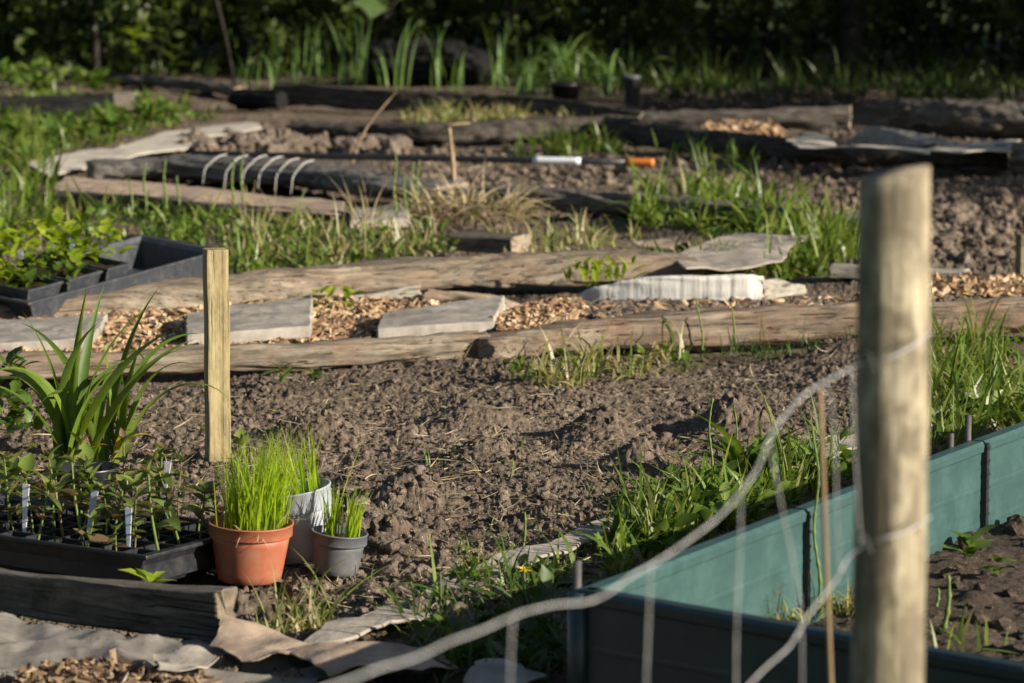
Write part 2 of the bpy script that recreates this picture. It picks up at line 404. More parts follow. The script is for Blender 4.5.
def blades(pos, h, w, az, lean, curv, segs=5, fold=0.0, profile='grass', rng=RNG):
    n = len(pos); pos = np.asarray(pos, float); nl = segs+1
    s = np.linspace(0, 1, nl)
    th = lean[:, None]+curv[:, None]*s[None, :]**(2.0 if profile == 'strap' else 1.3)
    ds = (h/segs)[:, None]
    rx = np.cumsum(np.concatenate([np.zeros((n, 1)), np.sin(th[:, :-1])*ds], 1), 1)
    rz = np.cumsum(np.concatenate([np.zeros((n, 1)), np.cos(th[:, :-1])*ds], 1), 1)
    ca, sa = np.cos(az)[:, None], np.sin(az)[:, None]
    side = rng.normal(0, .12, n)[:, None]*s[None, :]**2*h[:, None]
    C = np.stack([pos[:, 0:1]+rx*ca-side*sa, pos[:, 1:2]+rx*sa+side*ca, pos[:, 2:3]+rz], -1)
    if profile == 'grass': pr = np.clip(1-s**1.8, .04, 1)*(.7+.3*np.minimum(1, s*4))
    elif profile == 'strap': pr = np.clip(1-s**3.2, .03, 1)*(.75+.35*np.sin(np.pi*np.minimum(1, s*1.2)))
    else: pr = np.clip(np.sin(np.pi*np.clip(s, .04, .985)**.8), .05, 1)
    tw = rng.normal(0, .5, n)[:, None]+rng.normal(0, .5, n)[:, None]*s[None, :]
    tx = -sa*np.cos(tw)+0*s; ty = ca*np.cos(tw)+0*s
    tz = np.sin(tw)*np.sin(th)*.8
    hx, hy = -np.sin(tw)*np.cos(th)*ca, -np.sin(tw)*np.cos(th)*sa
    S = np.stack([tx+hx, ty+hy, tz], -1)*(w[:, None]*pr[None, :]/2)[..., None]
    nv = 3 if fold else 2
    if fold:
        Nn = np.stack([-np.cos(th)*ca, -np.cos(th)*sa, np.sin(th)], -1)*(w[:, None]*pr[None, :]*fold)[..., None]
        V = np.stack([C-S+Nn, C, C+S+Nn], 2)
    else: V = np.stack([C-S, C+S], 2)
    V = V.reshape(-1, 3)
    base = (np.arange(n)*nl*nv)[:, None, None]+(np.arange(segs)*nv)[None, :, None]+np.arange(nv-1)[None, None, :]
    Q = np.stack([base, base+1, base+nv+1, base+nv], -1).reshape(-1, 4)
    return V, Q
def in_poly(px, py, poly):
    r = np.zeros(len(px), bool); n = len(poly)
    for i in range(n):
        x1, y1 = poly[i]; x2, y2 = poly[(i+1) % n]
        c = ((y1 > py) != (y2 > py)) & (px < (x2-x1)*(py-y1)/((y2-y1) or 1e-9)+x1)
        r ^= c
    return r
def scatter(poly, n, z=0.0, clump=0.0, seed=0):
    rg = np.random.default_rng(seed+5); a = np.array(poly, float); out = []
    lo, hi = a.min(0), a.max(0); got = 0
    while got < n:
        q = lo+(hi-lo)*rg.random((n*3+10, 2)); ok = in_poly(q[:, 0], q[:, 1], poly)
        if clump: ok &= (vn(q[:, 0]/26, q[:, 1]/9, q[:, 0]*0, seed)+rg.normal(0, .35, len(q)) > clump-.5)
        q = q[ok]; out.append(q); got += len(q)
    q = np.concatenate(out)[:n]
    u, v = (q[:, 0]-512)/F, -(q[:, 1]-341.5)/F
    dy, dz = CP+v*SP, -SP+v*CP; t = (z-CAMZ)/dz
    return np.stack([u*t, dy*t, np.full(n, z)], 1)
def grass(poly, n, hmin, hmax, w, mat='grass', z=-.006, clump=.3, lean=.35, curv=.9, seed=0, name='grass', label=None):
    rg = np.random.default_rng(seed+99); p = scatter(poly, n, z, clump, seed)
    # blades rise in tufts: pull every blade to the nearest of a set of tuft centres
    nt_ = max(6, n//14); cen = scatter(poly, nt_, z, clump, seed+3)
    idx = rg.integers(0, nt_, n); mask = rg.random(n) < .65
    p[mask] = cen[idx[mask]]+np.concatenate([rg.normal(0, .016, (mask.sum(), 2)), np.zeros((mask.sum(), 1))], 1)
    tk = rg.random(nt_)*.7+.65
    h = (hmin+(hmax-hmin)*rg.random(n)**2.2)*1.1*np.where(mask, tk[idx], .8)
    V, Q = blades(p, h, w*(.6+.8*rg.random(n)), rg.random(n)*6.283, np.abs(rg.normal(0, lean*1.5, n)), np.abs(rg.normal(.75, curv, n)), 5, rng=rg)
    o = np_obj(name, V, Q, M[mat])
    return tag(o, label, None, None, 'stuff')

def leaf_shape(L, Wd, n=6, cup=.12, droop=.25, lob=0):
    """an ovate leaf pointing along +x, folded along its midrib"""
    V, Fc = [], []
    for i in range(n+1):
        s = i/n; wv = Wd/2*math.sin(math.pi*min(max(s, .03), .985)**.75)**.8
        if lob: wv *= 1+lob*math.sin(s*19)
        z = -droop*L*s*s
        V += [(L*s, -wv, z+cup*wv*2), (L*s, 0, z), (L*s, wv, z+cup*wv*2)]
    for i in range(n):
        a = i*3; Fc += [(a, a+3, a+4, a+1), (a+1, a+4, a+5, a+2)]
    return V, Fc
class Bag:
    def __init__(s): s.V, s.F = [], []
    def add(s, V, Fc, M4=None):
        k = len(s.V); s.V += [(M4 @ Vector(v)) if M4 else Vector(v) for v in V]; s.F += [tuple(i+k for i in f) for f in Fc]
    def build(s, name, mat, parent=None, smooth=True): return mesh_obj(name, s.V, s.F, mat, parent, smooth)
def TRS(loc, rz=0, ry=0, rx=0, sc=1):
    return Matrix.Translation(loc) @ Euler((rx, ry, rz), 'XYZ').to_matrix().to_4x4() @ Matrix.Scale(sc, 4)

def lathe(prof, n=48, sx=1, sy=1):
    V, Fc = [], []
    for r, z in prof:
        for j in range(n):
            a = 2*math.pi*j/n; V.append((r*math.cos(a)*sx, r*math.sin(a)*sy, z))
    for i in range(len(prof)-1):
        for j in range(n): Fc.append((i*n+j, i*n+(j+1) % n, (i+1)*n+(j+1) % n, (i+1)*n+j))
    return V, Fc
def disc(r, z, n=32, rings=5, bumpy=.004):
    V = [(0, 0, z)]; Fc = []
    for k in range(1, rings+1):
        for j in range(n):
            a = 2*math.pi*j/n; V.append((r*k/rings*math.cos(a), r*k/rings*math.sin(a), z+random.uniform(-1, 1)*bumpy*(k < rings)))
    for j in range(n): Fc.append((0, 1+j, 1+(j+1) % n))
    for k in range(rings-1):
        for j in range(n):
            a = 1+k*n; Fc.append((a+j, a+n+j, a+n+(j+1) % n, a+(j+1) % n))
    return V, Fc
def box_bm(sx, sy, sz, bev=.002, c=(0, 0, 0)):
    bm = bmesh.new(); bmesh.ops.create_cube(bm, size=1)
    bmesh.ops.scale(bm, verts=bm.verts, vec=(sx, sy, sz)); bmesh.ops.translate(bm, verts=bm.verts, vec=c)
    if bev: bmesh.ops.bevel(bm, geom=bm.edges[:], offset=bev, segments=2, affect='EDGES', profile=.7)
    return bm

# ================================================================= SETTING: ground
def region_amp(x, y):
    """how cloddy the ground is: dug beds are rough, paths and turf smooth"""
    a = np.full_like(x, .75)
    main = (y > 4.2) & (y < 7.95+.18*x); a = np.where(main, 1.0, a)
    path = (y > 8.05+.2*x) & (y < 9.5); a = np.where(path, .22, a)
    a = np.where((y > 10.0) & (x > .95), 1.35, a)
    a = np.where((y > 12.2) & (y < 15.2) & (x < .9), .9, a)
    a = np.where(y > 15.5, .6, a)
    return a
SHADOW_MOUNDS = [(*P(a, b)[:2], sx_, sy_, hh) for a, b, sx_, sy_, hh in ((600, 432, .07, .10, .05), (735, 428, .09, .12, .05), (640, 466, .06, .08, .04), (480, 458, .07, .06, .035), (470, 418, .10, .08, .04), (320, 430, .09, .07, .04), (850, 352, .12, .10, .06), (390, 545, .05, .06, .04), (410, 500, .07, .05, .03), (560, 520, .08, .05, .03))]  # mounds added so that their cast shadows band the dug soil
def soil_height(x, y):
    wx = x+.012*vn(x*38, y*38, x*0, 3); wy = y+.012*vn(x*38, y*38, x*0+9, 4)
    big = bumps(wx, wy, .085, .22, .2, .55, 1)
    mid = bumps(wx, wy, .030, .30, .2, .6, 2)
    sm = bumps(wx, wy, .0125, .55, .25, .62, 3)
    tiny = bumps(wx, wy, .0068, .7, .25, .62, 5)
    lump = np.clip(fbm(x*2.6, y*2.0, x*0, 4, 21)+.15, -.4, 1.3)
    rough = np.clip(.55+1.1*fbm(x*7, y*5, x*0, 3, 33), .12, 1.3)
    rid = 1-np.abs(fbm(x*26, y*26, x*0, 4, 50))
    h = big*np.clip(lump, 0, 1.1)*.6+mid*.6*np.clip(rough-.15, 0, 2)+sm*(.22+.7*rough)+tiny*.95+fbm(x*95, y*95, x*0, 3, 8)*.0032+.007*rid*rough
    A = region_amp(x, y)
    mound = 0*x
    for mx, my, sx_, sy_, hh in SHADOW_MOUNDS: mound = mound+1.35*hh*np.exp(-((x-mx)/sx_)**2-((y-my)/sy_)**2)
    h = h+mound
    return h*A+(.016*fbm(x*1.4, y*1.1, x*0, 3, 40)+.022*np.maximum(0, fbm(x*2.1, y*3.2, x*0, 3, 61)))*np.clip(A, .3, 1.2)-.024
def build_soil():
    nc = 1250
    uu = np.linspace(-1, 1, nc); uu = uu*.62+.75*np.sign(uu)*np.clip(np.abs(uu)-.9, 0, 1)*10*.35
    uu = np.sort(uu)                                   # screen half-widths; dense across the view, stretched outside
    yy = np.concatenate([np.arange(4.2, 9.4, .0062), 9.4*np.exp(np.linspace(0, math.log(20.6/9.4), 380))]); nr = len(yy)
    X = uu[None, :]*(yy[:, None]*.3+.25); Y = np.repeat(yy[:, None], nc, 1)
    x, y = X.ravel(), Y.ravel()
    z = soil_height(x, y)
    V = np.stack([x, y, z], 1)
    i = np.arange(nr-1)[:, None]*nc; j = np.arange(nc-1)[None, :]
    Q = np.stack([i+j, i+j+1, i+nc+j+1, i+nc+j], -1).reshape(-1, 4)
    tag(np_obj('soil', V, Q, M['soil']), 'bare dug brown soil of the vegetable plots', None, None, 'structure')
build_soil()
g = mesh_obj('ground', [(-300, -100, -.05), (300, -100, -.05), (300, 600, -.05), (-300, 600, -.05)], [(0, 1, 2, 3)], M['turf'])
tag(g, 'level grassy ground under and around the plots', None, None, 'structure')

# loose clods, one mesh
def ico(sub):
    bm = bmesh.new(); bmesh.ops.create_icosphere(bm, subdivisions=sub, radius=1)
    V = np.array([v.co[:] for v in bm.verts]); T = np.array([[l.index for l in f.verts] for f in bm.faces]); bm.free(); return V, T
IV, IT = ico(2); IV3, IT3 = ico(3)
def clods(name, pos, r, seed, mat='clod', label='loose crumbs and clods of dry soil', base=None):
    bv, bt = base or (IV, IT)
    rg = np.random.default_rng(seed); n = len(pos); k = len(bv)
    V = np.repeat(bv[None], n, 0)
    ph = rg.random((n, 1, 3))*90
    q = V+ph
    d = 1+.42*vn(q[..., 0]*1.3, q[..., 1]*1.3, q[..., 2]*1.3, seed)+.26*vn(q[..., 0]*3.1, q[..., 1]*3.1, q[..., 2]*3.1, seed+1)
    V = V*d[..., None]*r[:, None, None]*(.75+.5*rg.random((n, 1, 3)))
    V[..., 2] *= .8
    V = V+np.asarray(pos)[:, None, :]
    Q = (np.arange(n)*k)[:, None, None]+bt[None]
    o = np_obj(name, V.reshape(-1, 3), Q.reshape(-1, 3), M[mat], smooth=False)
    return tag(o, label, None, None, 'stuff')
def put_on_soil(p, r, sink=.2):
    p[:, 2] = soil_height(p[:, 0], p[:, 1])+r*sink; return p
MAIN = [(-60, 380), (250, 375), (500, 362), (700, 352), (1080, 340), (1080, 400), (900, 430), (600, 575), (480, 620), (380, 620), (300, 600), (230, 560), (-60, 480)]
p = scatter(MAIN, 9000, 0, .25, 1); r = .0018+.010*RNG.random(len(p))**6; clods('soil_crumbs', put_on_soil(p, r), r, 1)
p = scatter([(330, 480), (420, 470), (470, 560), (420, 620), (360, 610), (370, 540)], 150, 0, 0, 2); r = .006+.02*RNG.random(150)**2.5; clods('soil_crumbs', put_on_soil(p, r), r, 2, base=(IV3, IT3))
p = scatter([(880, 175), (1060, 170), (1060, 262), (880, 262)], 420, 0, .2, 3); r = .007+.03*RNG.random(420)**3; clods('soil_crumbs', put_on_soil(p, r), r, 3)
p = scatter([(175, 133), (330, 124), (420, 150), (180, 152)], 300, 0, 0, 4); r = .012+.035*RNG.random(300)**2; pp = put_on_soil(p, r, .4); clods('soil_heap', pp, r, 4, label='heap of loose brown clods beside the string-wound beam', base=(IV3, IT3))
p = scatter([(420, 140), (860, 160), (860, 215), (700, 200), (420, 185)], 800, 0, .2, 5); r = .007+.022*RNG.random(800)**3; clods('soil_crumbs', put_on_soil(p, r), r, 5)
p = scatter([(640, 95), (860, 90), (860, 106), (650, 112)], 200, 0, .2, 6); r = .015+.03*RNG.random(200)**2; clods('soil_crumbs', put_on_soil(p, r), r, 6, 'soil_dark')
# straw and root fibres lying on the dug bed
def litter(poly, n, l0, l1, w, seed, mat='straw', zoff=.012, clump=0.2):
    rg = np.random.default_rng(seed); p = scatter(poly, n, 0, clump, seed); p[:, 2] = soil_height(p[:, 0], p[:, 1])+zoff*rg.random(n)
    V, Q = blades(p, l0+(l1-l0)*rg.random(n)**2, w*(.5+rg.random(n)), rg.random(n)*6.28, 1.35+.2*rg.random(n), rg.normal(0, .6, n), 5, rng=rg)
    return tag(np_obj('straw', V, Q, M[mat]), 'scattered dry stalks and root fibres on the soil', None, None, 'stuff')
litter(MAIN, 5200, .01, .075, .0022, 5)
litter(MAIN, 1500, .008, .04, .0016, 15, 'roots')
litter([(420, 140), (1060, 160), (1060, 262), (640, 215), (420, 190)], 500, .03, .12, .004, 6)
litter([(230, 215), (560, 190), (640, 240), (450, 260), (240, 285)], 500, .03, .13, .004, 7)

# ================================================================= timbers
beam('log', 'long weathered log edging the near side of the woodchip path, behind the square stake', 'log', [(-60, 384), (60, 380), (240, 373), (380, 366), (491, 358)], .058, .075, 'log', sq=3.4, rough=.005)
beam('log', 'reddish split log edging the path beneath the white bark board, passing behind the post', 'log', [(491, 362), (560, 355), (650, 349), (850, 341), (1070, 335)], .08, .09, 'logred', sq=4.5, rough=.005, hs=[.055, .07, .085, .088, .092, .10])
beam('log', 'broad flat-sided log along the far side of the woodchip path, just below the nursery tray', 'log', [(-60, 326), (0, 325), (120, 318), (240, 306), (400, 292), (560, 287), (700, 282)], .062, .16, 'log', sq=4.5, rough=.005, hs=[.058, .062, .066, .07, .08, .08, .07], lean=.6)
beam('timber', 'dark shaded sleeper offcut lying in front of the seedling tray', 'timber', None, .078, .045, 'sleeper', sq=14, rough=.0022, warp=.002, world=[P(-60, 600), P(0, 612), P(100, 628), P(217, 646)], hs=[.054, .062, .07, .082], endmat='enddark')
o = beam('timber', 'short brown timber block lying on the turf behind the path', 'timber', [(446, 253), (512, 256)], .055, .13, 'logmid', sq=10, rough=.002, endmat='end')
beam('plank', 'pale plank edge lying flat directly behind the round fence post', 'plank', [(828, 279), (900, 281), (962, 284)], .036, .06, 'ridged', sq=10, rough=.002)
beam('log', 'grey barky log running from the hay clump right behind the lush grass', 'log', [(425, 206), (468, 208), (560, 213), (690, 221), (780, 229), (870, 241)], .06, .12, 'loggrey', sq=2.8, rough=.008, hs=[.05, .08, .078, .07, .06, .06])
beam('beam', 'blackened beam wound with white strings', 'beam', [(92, 181), (150, 180), (200, 182), (294, 189), (364, 198), (432, 202)], .085, .24, 'logblack', sq=3, rough=.006, hs=[.07, .085, .085, .08, .075, .05])
beam('plank', 'low dark plank in front of the string-wound beam with weeds before it', 'plank', [(46, 205), (150, 212), (240, 219), (345, 224)], .048, .05, 'logmid', sq=6, rough=.004, hs=[.05, .05, .045, .03])
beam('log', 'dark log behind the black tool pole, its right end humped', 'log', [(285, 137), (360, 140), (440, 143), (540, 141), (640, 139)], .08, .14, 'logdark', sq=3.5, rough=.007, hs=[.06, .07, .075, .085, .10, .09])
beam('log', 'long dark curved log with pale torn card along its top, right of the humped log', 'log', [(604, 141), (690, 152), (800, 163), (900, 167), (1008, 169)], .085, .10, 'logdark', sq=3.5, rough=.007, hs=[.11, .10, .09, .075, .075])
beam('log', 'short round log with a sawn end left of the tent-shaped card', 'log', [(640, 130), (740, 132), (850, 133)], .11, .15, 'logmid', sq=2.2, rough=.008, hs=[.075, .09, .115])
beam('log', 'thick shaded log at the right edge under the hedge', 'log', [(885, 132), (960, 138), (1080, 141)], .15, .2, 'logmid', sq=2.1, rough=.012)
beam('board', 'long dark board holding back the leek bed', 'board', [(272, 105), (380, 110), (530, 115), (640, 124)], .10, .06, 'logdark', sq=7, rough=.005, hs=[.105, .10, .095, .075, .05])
beam('board', 'black board with a lit brown end at the far left', 'board', [(-60, 118), (0, 117), (112, 114)], .095, .06, 'shadeblack', sq=9, rough=.003, endmat='shadeblack')
beam('timber', 'small brown square timber end beside the far black board', 'timber', [(113, 111), (135, 110)], .095, .1, 'logmid', sq=8, rough=.003, endmat='end')
beam('log', 'low brown log on the turf at the upper left behind the black board', 'log', [(8, 78), (80, 83), (150, 88), (232, 97)], .05, .15, 'logmid', sq=2.4, rough=.01)
beam('log', 'stubby black log between the leaning pole and the leek bed', 'log', [(228, 108), (276, 110)], .09, .12, 'shadeblack', sq=2.6, rough=.01, endmat='shadeblack')
beam('log', 'pale sawn log end poking in at the right edge beside the long curved log', 'log', [(1010, 172), (1060, 174)], .11, .14, 'loggrey', sq=2.1, rough=.006)
# edge pieces along the path
beam('board', 'short ridged grey sawn board standing on edge behind the middle paving slab', 'board', [(345, 308), (380, 307), (421, 305)], .05, .018, 'ridged', sq=8, rough=.003, hs=[.028, .04, .055])
beam('slab_offcut', 'pinkish fresh-cut wood offcut with white bark behind the middle paving slab', 'wood offcut', [(421, 309), (460, 311), (512, 318)], .035, .09, 'palewood', sq=2.6, rough=.003, hs=[.045, .042, .012], endmat='endlight')
bw = [P(578, 300), P(600, 302), P(660, 303.5), P(720, 304), P(763, 303)]
beam('bark_board', 'long curved white bark board standing on edge beside the path', 'board', None, .07, .02, 'birch', sq=5, rough=.0045, world=bw, hs=[.010, .040, .058, .068, .074, .079, .081, .080, .076], endmat='endlight', warp=.002)
beam('bark_board', 'short white bark piece at the right end of the long white board', 'board', [(764, 302), (786, 298), (806, 296)], .05, .02, 'ridged', sq=5, rough=.004, hs=[.06, .05, .03], endmat='endlight')
beam('stone', 'pale rounded stub at the tip of the pinkish offcut', 'stone', [(492, 322), (512, 321)], .03, .05, 'cardpale', sq=2.2, rough=.004, endmat='cardpale')

# ---------------------------------------------------------------- slabs and sheets
sheet('paving_slab', 'grey paving slab under the strap-leaf plant at the left end of the path', 'paving slab', [(-40, 336), (0, 332), (108, 326), (93, 352), (0, 357), (-40, 359)], 'concrete', .012, .03, .002, 3, edge=.0025)
sheet('paving_slab', 'grey paving slab just right of the square stake', 'paving slab', [(186, 326), (260, 314), (312, 307), (311, 339), (240, 344), (186, 347)], 'concrete', .022, .03, .003, 3, edge=.0025)
sheet('paving_slab', 'grey paving slab reaching the joint of the two near logs', 'paving slab', [(377, 341), (382, 324), (440, 317), (505, 308), (494, 333)], 'concrete', .022, .03, .003, 3, edge=.0025)
sheet('cardboard', 'large grey-brown cardboard sheet lying on grass above the white bark board', 'cardboard', [(674, 260), (705, 247), (735, 236), (780, 240), (822, 238), (790, 250), (782, 264), (742, 269), (684, 273)], 'cardboard', .05, .005, .007, 5, fold=6)
sheet('cardboard', 'small curled scrap of card at the left of the large sheet', 'cardboard', [(676, 243), (688, 241), (701, 252), (694, 258)], 'cardtan', .03, .004, .02, 6, zs=[.075, .085, .03, .015])
sheet('cardboard', 'grey cardboard strip laid on the ground left of the cardboard sheet', 'cardboard', [(640, 250), (670, 252), (684, 246), (668, 240), (630, 243)], 'cardtan', .012, .005, .006, 5)
sheet('paving_slab', 'bluish shaded slab in the weeds right of the dark plank', 'paving slab', [(350, 231), (352, 219), (408, 212), (410, 228)], 'concrete', .015, .03, .002, 3, edge=.0025)
sheet('cardboard', 'pale tan cardboard path sloping up from the left behind the string-wound beam', 'cardboard', [(20, 166), (60, 158), (110, 150), (165, 133), (250, 123), (262, 130), (206, 138), (175, 153), (110, 163), (50, 178)], 'cardpale', .02, .006, .01, 2.5, maxlen=.06)
sheet('cardboard', 'brown cardboard lying between the dark plank and the string-wound beam', 'cardboard', [(50, 192), (66, 180), (120, 182), (200, 190), (300, 199), (345, 207), (342, 217), (240, 212), (150, 204)], 'cardtan', .026, .006, .01, 3, maxlen=.05)
sheet('cardboard', 'tent-shaped shaded card leaning before the thick log', 'cardboard', [(846, 141), (872, 126), (960, 143), (938, 150)], 'cardboard', .03, .008, .01, 3, zs=[.03, .10, .06, .03], maxlen=.06)
sheet('cardboard', 'bluish white card on the right part of the curved log', 'cardboard', [(925, 153), (968, 144), (1020, 141), (1012, 153), (960, 156)], 'cardpale', .078, .006, .012, 3, maxlen=.06)
sheet('cardboard', 'narrow pale card strip along the middle of the curved log', 'cardboard', [(786, 143), (812, 135), (824, 138), (840, 146), (930, 149), (930, 153), (800, 148)], 'cardpale', .09, .005, .012, 3, maxlen=.06)
# torn card on the ground by the sleeper
def fabric():
    px = [(-60, 616), (0, 618), (60, 634), (140, 646), (215, 655), (240, 648), (275, 652), (340, 660), (330, 684), (290, 705), (-60, 705)]
    o = sheet('ground_fabric', 'crumpled grey ground fabric with creases spread below the dark sleeper', 'ground fabric', px, 'fabric', .004, .002, .0, 4, seed=5, maxlen=.009, edge=.012)
    A = np.array([v.co[:] for v in o.data.vertices]); x, y = A[:, 0]+1.3, A[:, 1]+.7
    def crease(cell, sd):
        gx, gy = x/cell+.6*vn(x*9, y*9, x*0, sd), y/cell+.6*vn(x*9, y*9, x*0+3, sd); ix, iy = np.floor(gx), np.floor(gy); d = np.full_like(x, 9.0); zz = 0*ix
        for p_ in (-1, 0, 1):
            for q_ in (-1, 0, 1):
                cx, cy = ix+p_, iy+q_; d = np.minimum(d, np.hypot(gx-cx-_h(cx, cy, zz, sd), (gy-cy-_h(cx, cy, zz+1, sd))*1.3))
        return d
    z = .030*crease(.17, 71)+.0075*crease(.07, 72)+.001*crease(.02, 73)+.016*vn(x*4, y*4, x*0, 74)-.012
    A[:, 2] += np.clip(z, -.01, .05)*np.clip((5.3-(A[:, 1]+o.location.y))*6+.3, .25, 1)
    o.data.vertices.foreach_set('co', A.astype(np.float32).ravel()); o.data.update(); o.modifiers.clear(); o.data.polygons.foreach_set('use_smooth', [True]*len(o.data.polygons))
fabric()
BOT = [
 ('small ragged flat card piece lying on the grey ground fabric', [(150, 668), (190, 660), (222, 668), (196, 680), (160, 682)], .05),
 ('brown folded card with lit creases beside the end of the sleeper', [(212, 652), (228, 632), (262, 636), (334, 655), (290, 664), (240, 663)], .035),
 ('grey shaded card sheet right of the brown folded card', [(285, 668), (330, 650), (400, 650), (462, 668), (400, 690), (330, 690)], .02),
 ('pointed grey card at the bottom among shaded grass', [(462, 690), (500, 664), (548, 690), (520, 705), (470, 705)], .03),
]
for i, (lb, px, z) in enumerate(BOT):
    sheet('cardboard', lb, 'cardboard', px, 'cardtan' if 'brown' in lb else 'cardboard', z*.6, .0022, .020, 6, fold=16 if i == 1 else 4, seed=30+i, maxlen=.012, edge=.005)
sheet('cardboard', 'grey weathered card strip edging the dug bed, running up to the raised bed corner', 'cardboard', [(300, 650), (350, 622), (400, 600), (470, 572), (540, 548), (590, 531), (620, 525), (612, 535), (545, 562), (480, 590), (420, 618), (360, 645)], 'cardboard', .016, .006, .014, 5, maxlen=.03)
sheet('cardboard', 'grey card strip in the grass behind the raised bed right of the wire', 'cardboard', [(770, 462), (840, 440), (930, 408), (990, 388), (1000, 394), (940, 418), (860, 448), (790, 474)], 'cardboard', .022, .006, .014, 5, maxlen=.03)

# ---------------------------------------------------------------- woodchips
def chips(poly, n, z, seed, label, size=1.0, mat='chip'):
    rg = np.random.default_rng(seed); p = scatter(poly, n, z, 0, seed); p[:, 2] += rg.random(n)*.012
    c = np.array([[x, y, w] for x in (-1, 1) for y in (-1, 1) for w in (-1, 1)], float)
    c = np.repeat(c[None], n, 0)*np.stack([.006+.014*rg.random(n)**2, .003+.005*rg.random(n), .0012+.0015*rg.random(n)], 1)[:, None, :]*size
    c[:, :, :2] *= 1+.5*rg.normal(0, .5, (n, 8, 1))
    a, b, d = rg.random(n)*6.28, rg.normal(0, .45, n), rg.normal(0, .45, n)
    def rot(c, i, j, t):
        u, v = c[..., i].copy(), c[..., j].copy(); c[..., i] = u*np.cos(t)[:, None]-v*np.sin(t)[:, None]; c[..., j] = u*np.sin(t)[:, None]+v*np.cos(t)[:, None]
    rot(c, 0, 2, b); rot(c, 1, 2, d); rot(c, 0, 1, a)
    V = (c+p[:, None, :]).reshape(-1, 3)
    q = np.array([[0, 1, 3, 2], [4, 6, 7, 5], [0, 4, 5, 1], [2, 3, 7, 6], [0, 2, 6, 4], [1, 5, 7, 3]])
    Q = ((np.arange(n)*8)[:, None, None]+q[None]).reshape(-1, 4)
    tag(np_obj('wood_chips', V, Q, M[mat], smooth=False), label, None, None, 'stuff')
chips([(-40, 345), (0, 325), (180, 312), (345, 300), (420, 303), (500, 312), (520, 335), (380, 350), (180, 362), (-40, 372)], 6000, .012, 1, 'orange-brown woodchips between the path logs at the left')
chips([(490, 318), (560, 300), (585, 303), (575, 325), (500, 336)], 800, .03, 2, 'woodchips heaped between the offcut and the white board')
chips([(910, 283), (1040, 280), (1040, 297), (910, 300)], 1300, .035, 3, 'woodchips behind the reddish log right of the post', 1.5)
chips([(600, 306), (800, 300), (900, 295), (900, 304), (700, 318), (600, 325)], 130, .03, 4, 'sparse woodchips along the top of the reddish log')
chips([(700, 128), (735, 124), (775, 128), (780, 136), (730, 141)], 420, .04, 5, 'small lit heap of woodchips before the sawn log', 2.0)
chips([(20, 678), (50, 666), (110, 664), (165, 680), (205, 674), (215, 700), (10, 700)], 420, .026, 6, 'brown bark chips spilled over the torn card at the bottom left', .8, 'barkchip')
p = scatter([(590, 312), (800, 302), (980, 298), (980, 304), (700, 316), (600, 326)], 900, .035, 0, 9); clods('path_grit', p, .004+.01*RNG.random(900)**3, 9, label='crumbly grit filling behind the reddish log')
p = scatter([(480, 318), (600, 303), (800, 302), (1060, 292), (1060, 306), (850, 318), (600, 338), (500, 346)], 3500, .015, 0, 10); clods('path_grit', p, .006+.012*RNG.random(3500)**2, 10, label='packed soil between white board and reddish log')

# ================================================================= posts, stakes, canes
def stake(name, label, cat, base, h, side, rz, mat, tilt=(0, 0), parent=None):
    bm = box_bm(side, side, h+.1, .0015, (0, 0, h/2-.05))
    bmesh.ops.subdivide_edges(bm, edges=[e for e in bm.edges if e.calc_length() > .2], cuts=12)
    for v in bm.verts: v.co.x += .0008*math.sin(v.co.z*31); v.co.y += .001*math.sin(v.co.z*17+1)
    # grain follows the object's x axis: turn the stick so that it does
    bmesh.ops.rotate(bm, verts=bm.verts, cent=(0, 0, 0), matrix=Matrix.Rotation(math.pi/2, 3, 'Y'))
    o = bm_obj(name, bm, M[mat]); o.location = base
    o.rotation_euler = (Euler((tilt[0], tilt[1], rz)).to_matrix() @ Matrix.Rotation(-math.pi/2, 3, 'Y')).to_euler()
    return tag(o, label, cat)
b = P(218, 449); stake('stake', 'upright square pale timber stake behind the strap-leaf plant', 'stake', b, .405, .044, math.radians(17), 'pine', (0, 0))
stake('stake', 'short square grey stake at the right edge by the cloddy soil', 'stake', P(1026, 274), .115, .05, .2, 'oldpine')

